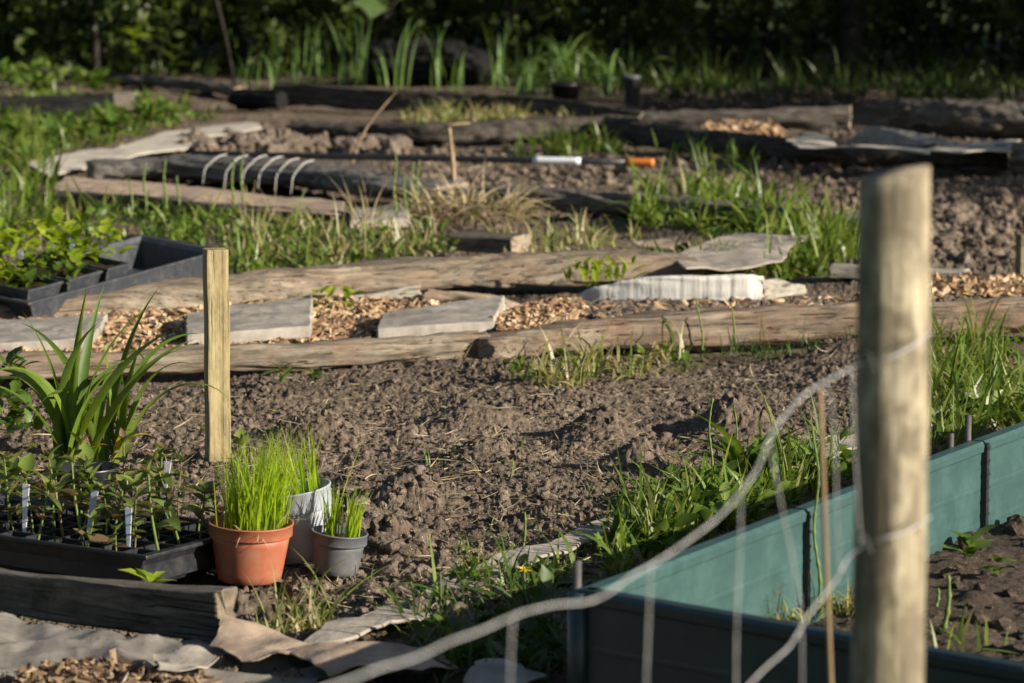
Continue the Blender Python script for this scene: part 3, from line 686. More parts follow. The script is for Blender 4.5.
def round_post():
    b = D(889, 700, 3.0); b.z = 0; top = D(895, 176, 3.0)
    axis = Vector((top.x-b.x, 0, top.z)); h = axis.length
    nz, n = 90, 40; V, Fc = [], []
    th = np.linspace(0, 2*np.pi, n, endpoint=False)
    zz = np.linspace(-.2, h, nz)
    TH, ZZ = np.meshgrid(th, zz)
    r = .0335+.0018*vn(np.cos(TH)*1.4, np.sin(TH)*1.4, ZZ*4, 3)+.0012*vn(np.cos(TH)*7, np.sin(TH)*7, ZZ*9, 5)-.0025*np.clip(vn(np.cos(TH)*9, np.sin(TH)*9, ZZ*1.5, 6)-.5, 0, 1)*2
    r = r*(1-.06*(ZZ/h))
    V = np.stack([ZZ, r*np.cos(TH), r*np.sin(TH)], -1)
    # slightly slanting sawn top
    V[-1, :, 0] += .006*np.cos(th)+.003; V[-2, :, 0] += .004*np.cos(th)
    V = [tuple(v) for v in V.reshape(-1, 3)]
    for i in range(nz-1):
        for j in range(n): Fc.append((i*n+j, i*n+(j+1) % n, (i+1)*n+(j+1) % n, (i+1)*n+j))
    mi = [0]*len(Fc)
    c = len(V); V.append((h+.004, 0, 0))
    for j in range(n): Fc.append((c, (nz-1)*n+j, (nz-1)*n+(j+1) % n)); mi.append(1)
    o = mesh_obj('fence_post', V, Fc, None, None, True, [M['roundpost'], M['end']], mi)
    bm = bmesh.new(); bm.from_mesh(o.data); bmesh.ops.recalc_face_normals(bm, faces=bm.faces[:]); bm.to_mesh(o.data); bm.free()
    o.location = b; o.rotation_euler = (axis.to_track_quat('X', 'Y')).to_euler()
    return tag(o, 'thick round weathered wooden fence post in front of the raised bed', 'fence post')
round_post()

def wire_fence():
    root = thing('wire_fence', 'bent galvanised wire netting stapled to the round post', 'wire fence', D(889, 700, 2.96))
    root.location.z = 0; inv = -root.location
    def depth(px): return 2.95-(870-px)*.0015 if px < 870 else 2.955
    def strand(px, r, name):
        pts = [D(a, b, depth(a) if c is None else c)+inv for a, b, c in px]
        pp_ = [q_+Vector((.0005*math.sin(k_*.5), .0004*math.cos(k_*1.3), .0006*math.sin(k_*.77+1))) for k_, q_ in enumerate(smooth_path(pts, .012))]; tube(name, pp_, r, M['wire'], root, 7)
    n_ = None
    for sx_, sy_ in ((872, 364), (868, 545)):
        q_ = D(sx_, sy_, 2.922)+inv; tube('staple', [q_+Vector((-.004, .02, .008)), q_+Vector((-.003, 0, .008)), q_+Vector((0, -.002, 0)), q_+Vector((.003, 0, -.008)), q_+Vector((.004, .02, -.008))], .0012, M['metal'], root, 6)
    strand([(180, 752, n_), (260, 716, n_), (340, 683, n_), (420, 655, n_), (500, 622, n_), (545, 606, n_), (590, 601, n_), (640, 572, n_), (700, 532, n_), (735, 500, n_), (757, 470, n_), (772, 432, n_), (796, 403, n_), (822, 384, n_), (856, 366, 2.933), (885, 361, 2.913), (912, 346, 2.933), (930, 332, 2.973)], .00085, 'line_wire')
    strand([(700, 735, n_), (750, 684, n_), (790, 645, n_), (806, 618, n_), (836, 580, n_), (852, 553, 2.938), (880, 540, 2.915), (905, 533, 2.923), (930, 516, 2.963)], .00085, 'line_wire')
    for px in ([(513, 620, n_), (510, 660, n_), (508, 760, n_)],
               [(651, 566, n_), (648, 620, n_), (646, 690, n_), (645, 760, n_)],
               [(741, 496, n_), (739, 560, n_), (737, 640, n_), (735, 760, n_)],
               [(768, 440, n_), (778, 490, n_), (795, 570, n_), (801, 625, n_), (802, 760, n_)],
               [(826, 384, n_), (833, 420, n_), (836, 480, n_), (840, 575, n_)],
               [(852, 368, n_), (853, 420, n_), (857, 480, n_), (862, 548, 2.938)]):
        strand(px, .00062, 'stay_wire')
wire_fence()
b = P(832, 690); c0 = D(820, 388, 3.4); c1 = D(834, 760, 3.4)
tag(tube('garden_cane', smooth_path([c1, D(826, 560, 3.4), c0], .05), .0026, M['cane'], None, 10), 'thin brown garden cane standing just left of the round post', 'garden cane')
def stick(label, a, b_, r0, r1, mat='twig', bend=.01):
    m = (a+b_)/2+Vector((bend, 0, 0)); pts = smooth_path([a, m, b_], .03); k = len(pts)
    return tag(tube('stick', pts, [r0+(r1-r0)*i/(k-1)*(1) + .001*math.sin(i*1.7) for i in range(k)], M[mat], None, 8), label, 'stick')
q = P(455, 197); stick('thin upright stick with a string tied at its top, in front of the tool pole', q-Vector((0, 0, .03)), D(449, 128, q.y), .009, .007, 'twig', .004)
q = P(235, 86); stick('leaning bare pole rising from the far soil left of the leeks', q, D(208, -30, q.y-.3), .011, .008, 'bark')
q = P(300, 330); stick('thin dark twig leaning on the far path log below the tray', P(100, 316)+Vector((0, 0, .0)), D(83, 286, P(100, 316).y+.05), .004, .002, 'bark')
q = P(372, 140); stick('thin curved dry stem rising before the humped log', P(352, 165), D(396, 92, P(352, 165).y+.2), .0028, .0018, 'twig', -.03)
q = P(440, 215); stick('bare straw-coloured twig stuck in the hay clump', P(435, 212), D(412, 175, P(435, 212).y), .006, .003, 'straw')
tag(tube('string', smooth_path([D(430, 138, 14.1), D(440, 130, 14.0), D(450, 125, 13.9), D(470, 123, 14.0)], .03), .0035, M['twig'], None, 6), 'pale string tied at the top of the upright stick', 'string')
# tool pole
def pole():
    a, b_ = P(192, 153.5, .045), P(654, 162.5, .045); t = thing('tool_pole', 'long black tool pole with a white band and an orange tip lying across the bed', 'tool handle', a)
    d = b_-a
    def seg(name, s0, s1, r, m):
        pts = [d*(s0+(s1-s0)*i/8) for i in range(9)]; tube(name, pts, r, M[m], t, 14)
    px = lambda x: (x-192)/(654-192)
    seg('shaft', 0, px(630), .013, 'black'); seg('white_band', px(536), px(583), .0142, 'white'); seg('orange_tip', px(628), 1, .0155, 'orange')
pole()
# strings round the beam
for i, (x1, y1, x0, y0) in enumerate([(222, 155, 203, 180), (243, 156, 224, 186), (262, 156, 242, 184), (278, 157, 258, 185), (294, 159, 275, 187), (309, 161, 291, 190)]):
    e = P(x0, y0+4); mid = (x0*.75+x1*.25-2, y0*.55+y1*.45)
    pts = [e+Vector((0, -.012, .0)), D(x0+1, y0-6, e.y-.02), D(mid[0], mid[1]-1, e.y-.005), D(x1-7, y1+4, e.y+.02), D(x1-1, y1+.5, e.y+.06), D(x1+5, y1-.5, e.y+.11)]
    tag(tube('string', smooth_path(pts, .012), .0017, M['string'], None, 6), 'white string looped over the blackened beam', 'string', 'white strings looped over the beam')

# ================================================================= raised bed
def raised_bed():
    zt = .205
    C = P(578, 589, zt); far = P(1024, 421, zt); near = P(1024, 667, zt)
    f = (far-C).normalized(); gdir = (near-C).normalized()
    t = thing('raised_bed', 'green plastic raised bed of ribbed boards clipped together, filled with soil', 'raised bed', (C.x, C.y, 0))
    O = Vector((C.x, C.y, 0)); th = .02
    def panel(p0, d, L, inward, mt='teal'):
        bm = bmesh.new(); ang = math.atan2(d.y, d.x)
        # board profile: rounded top rim, three shallow ribs
        sgn = 1
        prof = [(0, 0)]
        for k in range(3):
            z0, z1 = k*.062, (k+1)*.062
            prof += [(.0006, z0+.003), (.0010, z0+.006), (.0010, z1-.004), (.0006, z1-.001)]
        prof += [(-.004, .188), (-.005, .199), (.0, zt), (th, zt), (th+.005, .199), (th+.004, .188)]
        for k in (2, 1, 0):
            z0, z1 = k*.062, (k+1)*.062
            prof += [(th-.0006, z1-.001), (th-.0010, z1-.004), (th-.0010, z0+.006), (th-.0006, z0+.003)]
        prof += [(th, 0)]
        nx = 14; rings = []
        for i in range(nx+1):
            x = L*i/nx; w = .0025*math.sin(x*4+p0.x*7)
            rings.append([bm.verts.new((x, (y+w)*inward, z)) for y, z in prof])
        for i in range(nx):
            for j in range(len(prof)): bm.faces.new((rings[i][j], rings[i+1][j], rings[i+1][(j+1) % len(prof)], rings[i][(j+1) % len(prof)]))
        bm.faces.new(rings[0]); bm.faces.new(rings[-1])
        bmesh.ops.recalc_face_normals(bm, faces=bm.faces[:])
        o = bm_obj('board', bm, M[mt], t); o.location = p0-O; o.rotation_euler = (0, 0, ang); return o
    def clip(p0, d, inward, wd_=.010):
        bm = bmesh.new(); ang = math.atan2(d.y, d.x)
        def bx(c, s):
            r = bmesh.ops.create_cube(bm, size=1); bmesh.ops.scale(bm, verts=r['verts'], vec=s); bmesh.ops.translate(bm, verts=r['verts'], vec=c)
        bx((0, .01*inward, .1), (wd_, .036, .204))
        for k in range(9): bx((0, .01*inward, .014+k*.0225), (wd_*1.25, .0385, .004))
        o = bm_obj('clip', bm, M['black'], t); o.location = p0-O; o.rotation_euler = (0, 0, ang)
    def peg(p, z0, z1, r=.006):
        tube('peg', [p-O+Vector((0, 0, z0)), p-O+Vector((0, 0, z1))], r, M['metal'], t, 10)
    gap = .008
    def edge(p0, d, cuts, inward, mt='teal'):
        for i in range(len(cuts)-1):
            panel(p0+d*(cuts[i]+gap/2), d, cuts[i+1]-cuts[i]-gap, inward, mt)
            if 0 < i: clip(p0+d*cuts[i], d, inward, .006 if i == 1 else .012)
    def along(px):
        k = (px-512)/F; lo, hi = 0.0, 3.0                  # distance along the far edge seen at that column
        for _ in range(40):
            m_ = (lo+hi)/2; q = O+f*m_; q.z = zt; rel = q-Vector((0, 0, CAMZ)); d_ = rel.y*CP-rel.z*SP
            lo, hi = (m_, hi) if rel.x/d_ < k else (lo, m_)
        return lo
    s1, s2 = along(793), along(973)
    c1 = [0, s1, s2, s2*2-s1, 2.75]
    edge(O, f, c1, -1)                       # far side: inside lies to the right
    edge(O, gdir, [0, .7, 1.25], 1, 'tealshade')  # front side: its shade is put into the board colour
    E = O+gdir*1.25; G = O+f*2.75
    edge(E, f, c1, 1); edge(G, gdir, [0, .7, 1.25], -1)
    # rounded corner post and pegs
    for q in (O, E, G, G+gdir*1.25): tube('corner_post', [q-O, q-O+Vector((0, 0, .2))], .014, M['tealshade'], t, 12)
    peg(O+f*.03-gdir*.02, .02, .235)
    peg(O+f*along(957)-gdir*.012, .02, .225, .005); peg(O+f*along(975)-gdir*.014, .02, .245, .0055)
    # soil
    n1, n2 = 420, 220
    A, B = np.meshgrid(np.linspace(.0, 2.74, n1), np.linspace(0.0, 1.24, n2), indexing='ij')
    X = O.x+f.x*A+gdir.x*B; Y = O.y+f.y*A+gdir.y*B
    hgt = soil_height(X*1.0+20, Y+30)*.9+.05+.015*fbm(X*3, Y*3, X*0, 3, 77)
    V = np.stack([X, Y, hgt], -1).reshape(-1, 3)
    i = np.arange(n1-1)[:, None]*n2; j = np.arange(n2-1)[None, :]
    Q = np.stack([i+j, i+n2+j, i+n2+j+1, i+j+1], -1).reshape(-1, 4)
    tag(np_obj('bed_soil', V, Q, M['soil_dark']), 'dark crumbly soil filling the raised bed', None, None, 'structure')
    rg = np.random.default_rng(3); n = 500; a, b_ = rg.random(n)*2.6+.05, rg.random(n)*1.1+.05
    x, y = O.x+f.x*a+gdir.x*b_, O.y+f.y*a+gdir.y*b_
    r = .005+.02*rg.random(n)**3
    z = soil_height(x+20, y+30)*.9+.05+.015*fbm(x*3, y*3, x*0, 3, 77)+r*.2
    clods('bed_crumbs', np.stack([x, y, z], 1), r, 13, 'soil_dark', 'soil crumbs lying in the raised bed')
    return O, f, gdir
BED = raised_bed()

# ================================================================= pots
def pot(name, label, base, r0, r1, h, lip, mat, rz=0, tilt=(0, 0), ov=.004, soil=.82, lipn='rim'):
    t = thing(name, label, 'plant pot', base); t.rotation_euler = (tilt[0], tilt[1], rz)
    rl = r0+(r1-r0)*(1-lip/h)
    th = .0022
    outer = [(.001, 0), (r0*.9, 0), (r0, .003)]+[(r0+(rl-r0)*k/6, .003+(h-lip-.003)*k/6) for k in range(1, 7)]
    inner = [(rl-th, h-lip), (r0-th, .005), (.001, .005)]
    V, Fc = lathe(outer+[(rl-th*.5, h-lip+.001)]+inner, 64); mesh_obj('pot_wall', V, Fc, M[mat], t)
    rr = r1+ov*.2
    prof = [(rl-th, h-lip), (rl+ov*.9, h-lip), (rl+ov, h-lip+.0015), (rr, h-.003), (rr+.0014, h-.0022), (rr+.0014, h-.0005), (rr, h), (rr-th, h), (rr-th-.0005, h-.002), (rl-th+.001, h-lip), (rl-th, h-lip)]
    V, Fc = lathe(prof, 64); mesh_obj(lipn, V, Fc, M[mat], t)
    V, Fc = disc(rl-th+(r1-rl)*.5, h*soil, 40, 8, .004); mesh_obj('potting_soil', V, Fc, M['compost'], t)
    return t
def pot_grass(t, n, rad, z, h0, h1, w, seed, centres=None, mat='sprout', lean=.10):
    rg = np.random.default_rng(seed); a = rg.random(n)*6.283; q = rad*np.sqrt(rg.random(n))
    p = np.stack([q*np.cos(a), q*np.sin(a), np.full(n, z)], 1)
    if centres is not None:
        c = np.array(centres)[rg.integers(0, len(centres), n)]; p[:, :2] = c[:, :2]+rg.normal(0, 1, (n, 2))*c[:, 2:3]
    az = np.arctan2(p[:, 1], p[:, 0])+rg.normal(0, .8, n)
    V, Q = blades(p, h0+(h1-h0)*rg.random(n)**.7, w*(.7+.6*rg.random(n)), az, np.abs(rg.normal(.03, lean, n)), rg.normal(.12, .2, n), 6, rng=rg)
    np_obj('sprouts', V, Q, M[mat], t)
    if n < 200: return
    k_ = n//20; a = rg.random(k_)*6.28; V, Q = blades(np.stack([rad*.7*np.cos(a), rad*.7*np.sin(a), np.full(k_, z)], 1), .02+.05*rg.random(k_), np.full(k_, w), a, .5+rg.random(k_)*.8, rg.normal(.8, .4, k_), 5, rng=rg)
    np_obj('withered_blades', V, Q, M['straw'], t)
b = P(248, 583); t = pot('potted_sprouts', 'terracotta coloured pot packed with bright green sprouts', b+Vector((0, .03, .0)), .052, .0685, .097, .021, 'terracotta', tilt=(.03, .035))
pot_grass(t, 460, .050, .078, .05, .172, .0028, 1, centres=[(-.010, .0, .017), (.006, .008, .018), (.022, -.004, .014), (.004, -.012, .014), (.026, .012, .012)], lean=.13)
b = P(335, 576); t = pot('potted_sprouts', 'small dark grey pot with two thin bunches of sprouts', b+Vector((0, .025, 0)), .036, .0455, .071, .019, 'greypot', tilt=(.02, .10))
pot_grass(t, 90, .03, .052, .05, .105, .0032, 2, centres=[(-.014, .004, .0055), (.019, -.003, .005)])
rg = np.random.default_rng(5); V, Q = blades(np.array([[-.012, .006, .055]]), np.array([.19]), np.array([.006]), np.array([.4]), np.array([.12]), np.array([.22]), 8, rng=rg)
tl = np_obj('tall_sprout', V, Q, M['sprout'], t)
b = P(306, 569); t = pot('potted_sprouts', 'tilted pale grey pot with a few green sprouts behind the terracotta pot', b+Vector((0, .05, .01)), .045, .057, .122, .036, 'whitepot', tilt=(.05, -.15), ov=.002)
pot_grass(t, 90, .042, .105, .06, .13, .003, 3, mat='sprout')

# ================================================================= trays and seedlings
def tray(name, label, K, u, v, h, mat, parent=None, cells=None, wall=.004, flare=.88):
    """open nursery tray; K = near top corner, u and v its two top edges"""
    t = thing(name, label, 'seed tray', K)
    up = u.cross(v).normalized(); up = up if up.z > 0 else -up
    c = (u+v)/2
    def ring(s, z): return [c+((q-c)*s)-up*z for q in (Vector((0, 0, 0)), u, u+v, v)]
    V, Fc = [], []
    L = min(u.length, v.length); s_in = 1-2*wall/L*1.0
    rings = [ring(1.03, .006), ring(1.03, 0), ring(s_in, 0), ring(s_in*.97, .012), ring(flare*.985, h-.003), ring(flare*.985-.02, h-.003)]
    outer = [ring(1.03, .006), ring(.995, .007), ring(flare, h), ring(flare-.3, h)]
    def add(rs):
        k0 = len(V)
        for r_ in rs: V.extend(r_)
        for i in range(len(rs)-1):
            for j in range(4): a = k0+i*4; Fc.append((a+j, a+(j+1) % 4, a+4+(j+1) % 4, a+4+j))
        return k0+(len(rs)-1)*4
    e = add(rings); Fc.append((e, e+1, e+2, e+3)); e = add(outer); Fc.append((e, e+1, e+2, e+3))
    o = mesh_obj('tray_shell', V, Fc, M[mat], t, False)
    bm = bmesh.new(); bm.from_mesh(o.data); bmesh.ops.recalc_face_normals(bm, faces=bm.faces[:]); bm.to_mesh(o.data); bm.free()
    md = o.modifiers.new('soft_edge', 'BEVEL'); md.width = .002; md.segments = 2; md.limit_method = 'ANGLE'
    return t, up, c
K = P(144, 555, .072); u = Vector((-.83, .55, 0)).normalized()*.56; v = Vector((.55, .83, 0)).normalized()*.29
TR, up, cc = tray('seed_tray', 'shallow black cell tray crowded with leafy seedlings behind the sleeper', K, u, v, .065, 'black')
bag = Bag(); NU, NV = 10, 5; zc = -.006
def cellpt(a, b, z=0): return u*(.02+.96*a/NU)+v*(.03+.94*b/NV)+Vector((0, 0, z))
def bar(p, q, w, h):
    d = (q-p).normalized(); s = d.cross(Vector((0, 0, 1)))*w/2; k = Vector((0, 0, h))
    V = [p-s, p+s, q+s, q-s, p-s-k, p+s-k, q+s-k, q-s-k]
    bag.add(V, [(0, 1, 2, 3), (4, 7, 6, 5), (0, 4, 5, 1), (1, 5, 6, 2), (2, 6, 7, 3), (3, 7, 4, 0)])
for a in range(NU+1): bar(cellpt(a, 0, zc), cellpt(a, NV, zc), .004, .045)
for b in range(NV+1): bar(cellpt(0, b, zc-.0006), cellpt(NU, b, zc-.0006), .004, .045)
bag.build('cell_insert', M['black'], TR, False)
n1, n2 = 60, 30; A = [cellpt(a*NU/n1, b*NV/n2, -.022+random.uniform(-.004, .004)) for a in range(n1+1) for b in range(n2+1)]
Fc = [(a*(n2+1)+b, (a+1)*(n2+1)+b, (a+1)*(n2+1)+b+1, a*(n2+1)+b+1) for a in range(n1) for b in range(n2)]
mesh_obj('potting_soil', A, Fc, M['compost'], TR)

def seedling_proto(seed, h, npairs, size, bigleaf=0):
    rd = random.Random(seed)
    t = thing('seedling', 'x', 'seedling', (0, 0, 0))
    bx, by = rd.uniform(-.15, .15)*h, rd.uniform(-.15, .15)*h
    path = smooth_path([Vector((0, 0, 0)), Vector((bx*.3, by*.3, h*.5)), Vector((bx, by, h))], .008); k = len(path)
    tube('stem', path, [.0021*(1-.5*i/(k-1)) for i in range(k)], M['greenstem' if seed % 3 else 'seedstem'], t, 6)
    bag = Bag(); a0 = rd.random()*6
    for i in range(npairs):
        s = .5+.5*(i+.3)/npairs; c = path[min(k-1, int(s*(k-1)))]; a0 += 1.57+rd.uniform(-.3, .3)
        for q in (0, math.pi):
            L = size*rd.uniform(.75, 1.15)*(1-.3*s+.1*(i == 0)); Vv, Fv = leaf_shape(L, L*rd.uniform(.45, .6), 5, rd.uniform(.05, .25), rd.uniform(.1, .5))
            bag.add(Vv, Fv, TRS(c, a0+q+rd.uniform(-.3, .3), rd.uniform(-.75, .1), rd.uniform(-.3, .3)))
    for i in range(3):
        L = size*rd.uniform(.5, .8); Vv, Fv = leaf_shape(L, L*.5, 5, .3, .1); bag.add(Vv, Fv, TRS(path[-1], a0+i*2.1, rd.uniform(-1.2, -.5)))
    bag.build('leaves', M['seedleaf'], t)
    if bigleaf:
        bag = Bag(); Vv, Fv = leaf_shape(bigleaf, bigleaf*.72, 8, .16, .25); bag.add(Vv, Fv, TRS(path[-1], rd.uniform(1.3, 1.9), rd.uniform(-1.25, -1.0)))
        bag.build('large_leaf', M['limeleaf'], t)
    return t
SEEDG = 'seedlings in the front cell tray'
protos = [seedling_proto(s, h, n_, sz) for s, h, n_, sz in ((1, .075, 3, .036), (2, .088, 4, .032), (3, .06, 3, .036), (4, .10, 4, .036), (5, .05, 3, .034), (6, .11, 4, .034))]
used = set(); rd = random.Random(4)
for a in range(0, 8):
    for b in range(NV):
        if rd.random() < (.04 if b else .3): continue
        k = rd.randrange(6) if b > 0 else rd.choice((0, 2, 4, 1))
        o = protos[k] if k not in used else copy_tree(protos[k]); used.add(k)
        o.location = K+cellpt(a+.5+rd.uniform(-.15, .15), b+.5+rd.uniform(-.15, .15), -.022); o.rotation_euler = (rd.uniform(-.25, .25), rd.uniform(-.25, .25), rd.random()*6.28)
        s = rd.uniform(.78, 1.32)*(1+.05*b); o.scale = (s, s, s)
        tag(o, 'thin small-leaved young seedling standing in the front black cell tray', 'seedling', SEEDG)
for k in range(6):
    if k not in used: protos[k].location = K+cellpt(k+.5, 4.5, -.022); tag(protos[k], 'thin small-leaved young seedling standing in the front black cell tray', 'seedling', SEEDG)
for lb, px, py, tilt, sd, big in (('seedling with one large round lime leaf beneath the strap-leaf plant', 90, 512, 455, 21, .046), ('seedling with a large lime leaf near the left edge of the front tray', 22, 512, 462, 22, .042), ('tall seedling with an olive leaf just behind the terracotta pot sprouts', 233, 520, 436, 23, .036), ('tall dark-leaved seedling at the back of the tray left of the stake foot', 178, 520, 452, 24, .0)):
    q = P(px, py, .05); top = D(px, tilt, q.y); h = max(.06, top.z-q.z-.02)
    o = seedling_proto(sd, h, 4, .034, big); o.location = q; tag(o, lb, 'seedling', SEEDG)
def marker(label, px0, py0, px1, py1, w, mat, zb=.05, rz=-.33, name='plant_label', tip=True):
    q = P(px0, py0, zb); top = D(px1, py1, q.y); d = top-q; L = d.length
    bm = box_bm(w, .0016, L, .0004, (0, 0, L/2))
    if tip:
        for vv in bm.verts:
            if vv.co.z < .01: vv.co.x *= .4
    o = bm_obj(name, bm, M[mat]); o.location = q; o.rotation_euler = (Euler((0, math.atan2(d.x, d.z), 0)).to_matrix() @ Euler((0, 0, rz)).to_matrix()).to_euler()
    return tag(o, label, 'plant label')
marker('bluish white plant label upright at the near corner of the front tray', 128.5, 551, 128.5, 508, .0125, 'paleblue', .055)
marker('leaning pale blue plant label in the middle of the front tray', 87, 541, 95, 490, .013, 'paleblue')
marker('weathered white plant label leaning at the back of the front tray', 160, 520, 168, 462, .0125, 'white')
marker('white plant label at the left of the front tray', 24, 540, 26, 484, .013, 'white')

# far tray with lettuce seedlings
K2 = D(30, 302, 8.66); R2 = D(220, 250, 9.30); B2 = D(143, 235, 9.47)
u2 = R2-K2; v2 = B2-R2
T2, up2, c2 = tray('nursery_tray', 'deep dusty black nursery tray resting behind the far path log', K2, u2, v2, .085, 'traygrey', flare=.92)
for i, (a0, a1, lb) in enumerate(((.015, .185, 'square black pot at the near end of the dusty tray'), (.215, .385, 'square black pot second from the near end of the dusty tray'), (.415, .53, 'square black pot beside the empty part of the dusty tray'))):
    Kp = K2+u2*a0+v2*.06+up2*.026; uu_ = u2*(a1-a0); vv_ = v2*.88
    tp, _, _ = tray('square_pot', lb, Kp, uu_, vv_, .068, 'traygrey', flare=.85, wall=.003); tp['category'] = 'plant pot'
    s = [uu_*x+vv_*y-up2*.014+Vector((0, 0, random.uniform(-.004, .004))) for x in np.linspace(.06, .94, 12) for y in np.linspace(.06, .94, 12)]
    mesh_obj('potting_soil', s, [(r_*12+c, (r_+1)*12+c, (r_+1)*12+c+1, r_*12+c+1) for r_ in range(11) for c in range(11)], M['compost'], tp)
def rosette(name, label, cat, loc, n, L, wd, mat, seed, up0=-.9, up1=-.3, lob=0, group=None, stemh=.0, droop=.35, spread=.1):
    rd = random.Random(seed); t = thing(name, label, cat, loc, 0, group); bag = Bag()
    for i in range(n):
        l = L*rd.uniform(.6, 1.15); Vv, Fv = leaf_shape(l, l*wd*rd.uniform(.8, 1.2), 7, rd.uniform(.05, .3), rd.uniform(.5, 1.4)*droop, lob)
        a = i*2.4+rd.uniform(-.4, .4)
        bag.add(Vv, Fv, TRS(Vector((rd.uniform(-1, 1)*spread*L, rd.uniform(-1, 1)*spread*L, stemh*rd.random())), a, rd.uniform(up0, up1), rd.uniform(-.3, .3)))
    bag.build('leaves', M[mat], t); return t
LG = 'young plants in the far tray'
LB = ['feathery lime seedling clump in the far tray beside its empty part', 'bright lime leafy clump in the middle of the far tray', 'bushy lime leafy clump in the far tray near the pale wooden tag']
for i, (a, b, sc) in enumerate(((.50, .4, 1.0), (.36, .65, 1.1), (.18, .8, 1.25), (.30, .2, .8), (.08, .85, 1.2), (.10, .3, .8), (.20, .35, .85), (.46, .75, 1.0), (.02, .6, 1.1))):
    lb = LB[i] if i < 3 else ('pointed darker green young plant in the front row of the far tray' if b < .5 else 'lime-green leafy young plant in the far tray')
    rosette('young_plant', lb, 'plant', K2+u2*a+v2*b+up2*.005, 44 if b > .3 else 8, .042*sc if b > .3 else .075, .7 if b > .3 else .38, 'lettuce' if b > .36 else 'weed', 60+i, -1.35, -.35, .25 if b > .3 else 0, LG, .11*sc if b > .3 else .01, .5, 1.5 if b > .3 else .1)
marker('pale rounded wooden plant label behind the lime clumps of the far tray', 38, 250, 37, 221, .020, 'endlight', .10, -.2, tip=False)
marker('white plant label with dark marks in the middle of the far tray', 71, 262, 72, 238, .018, 'paleblue', .09)
marker('slanting grey-white plant label beside the empty part of the far tray', 97, 268, 90, 242, .012, 'white', .09)
marker('dirty white plant label low at the left of the far tray', 21, 262, 20, 250, .02, 'white', .09)
# lettering strokes on the white label of the far tray (three short dark dashes, as in the photograph)
q = D(72, 238, P(71, 262, .09).y-.003)

# ================================================================= plants
def strap_plant(label, px, py, n, L, wd, seed, spread=.9, yellow=False, pot_=False):
    q = P(px, py); t = thing('strap_leaf_plant', label, 'plant', q); rg = np.random.default_rng(seed)
    p = np.stack([rg.normal(0, .012, n), rg.normal(0, .012, n), np.zeros(n)], 1)
    az = np.linspace(0, 6.283, n, endpoint=False)*2.4+rg.normal(0, .4, n)
    V, Q = blades(p, L*(.7+.4*rg.random(n)), wd*(.75+.5*rg.random(n)), az, np.abs(rg.normal(.24, .16, n)), np.abs(rg.normal(spread*1.3, .75, n)), 16, .22, 'strap', rng=rg)
    np_obj('leaves', V, Q, M['strap'], t)
    if yellow:
        V, Q = blades(np.zeros((3, 3)), np.array([.13, .11, .1]), np.array([.014, .012, .01]), np.array([-1.0, -.7, .3]), np.array([.5, .6, .5]), np.array([1.5, 1.2, 1.7]), 10, .22, 'strap', rng=rg)
        o = np_obj('yellow_leaf', V, Q, M['strapyel'], t); o['label'] = 'withered yellow leaf'
    return t
t = strap_plant('large clump of arching strap leaves left of the square stake, yellow leaf at its base', 72, 474, 17, .355, .021, 3, .9, True)
strap_plant('smaller clump of strap leaves nearest the square stake', 114, 462, 12, .345, .019, 8, .95, True)
V, Fc = lathe([(.001, 0), (.05, 0), (.06, .08), (.063, .085), (.058, .085), (.048, .01), (.001, .01)], 32)
bp = P(84, 492); o = mesh_obj('plant_pot', V, Fc, M['black']); o.location = bp+Vector((0, .05, -.045)); tag(o, 'black round pot half hidden between tray and large strap-leaf clump', 'plant pot')
rosette('leafy_weed', 'bushy broad-leaved weed at the left edge left of the strap leaves', 'weed', P(2, 440), 90, .05, .5, 'weed', 81, -1.3, -.1, .1, None, .17, .3, 1.3)
rosette('leafy_weed', 'grey-green leafy weed at the left edge behind the front tray', 'weed', P(8, 490), 20, .05, .45, 'seedleaf', 82, -1.2, -.1, 0, None, .05)
rosette('leafy_weed', 'small fresh crinkled leaf sprouting between sleeper and tray', 'weed', P(150, 588, .03), 5, .055, .5, 'lettuce', 83, -.9, -.4, .2, None, .02)
rosette('leafy_weed', 'low round-leaved seedling in the raised bed right of the post', 'weed', P(968, 566, .05)+Vector((0, 0, .01)), 9, .05, .55, 'weed', 84, -.9, -.1, .1, None, .03)
rosette('leafy_weed', 'tiny round-leaved seedling in the raised bed close to the clip', 'weed', P(998, 574, .05), 5, .04, .6, 'weed', 85, -1.0, -.2, 0, None, .02)
rosette('dandelion', 'bright green rosette of toothed leaves behind the raised bed corner', 'weed', P(672, 512), 32, .12, .22, 'weed', 86, -1.0, -.2, .3, None, .02, .5)
rosette('dandelion', 'upright bright leafy weed behind the raised bed left of the first clip', 'weed', P(745, 480), 34, .13, .2, 'weed', 87, -1.25, -.4, .25, None, .02, .4)
t = rosette('dandelion', 'dandelion with one small yellow flower in shaded grass', 'weed', P(524, 618), 14, .10, .2, 'grassdark', 88, -.9, -.2, .3, None, .01)
bag = Bag()
for i in range(26): Vv, Fv = leaf_shape(.011, .003, 3); bag.add(Vv, Fv, TRS(Vector((.0, 0, .075)), i*.51, -.25-.5*(i % 2)))
bag.build('flower', M['flower'], t); tube('flower_stalk', [(0, 0, 0), (.002, 0, .04), (0, 0, .075)], .0016, M['greenstem'], t, 6)
rosette('leafy_weed', 'small wilted grey-green weed at the foot of the near log right of the stake', 'weed', P(282, 384), 12, .055, .22, 'seedleaf', 89, -1.1, -.2, 0, None, .03)
rosette('leafy_weed', 'small pale green weed at the foot of the near log midway to its end', 'weed', P(313, 382), 9, .035, .4, 'weed', 90, -1.0, -.2, 0, None, .02)
rosette('leafy_weed', 'tiny round green leaf sprout at the foot of the square stake', 'weed', P(205, 430), 4, .022, .8, 'lettuce', 91, -1.0, -.5, 0, None, .02)
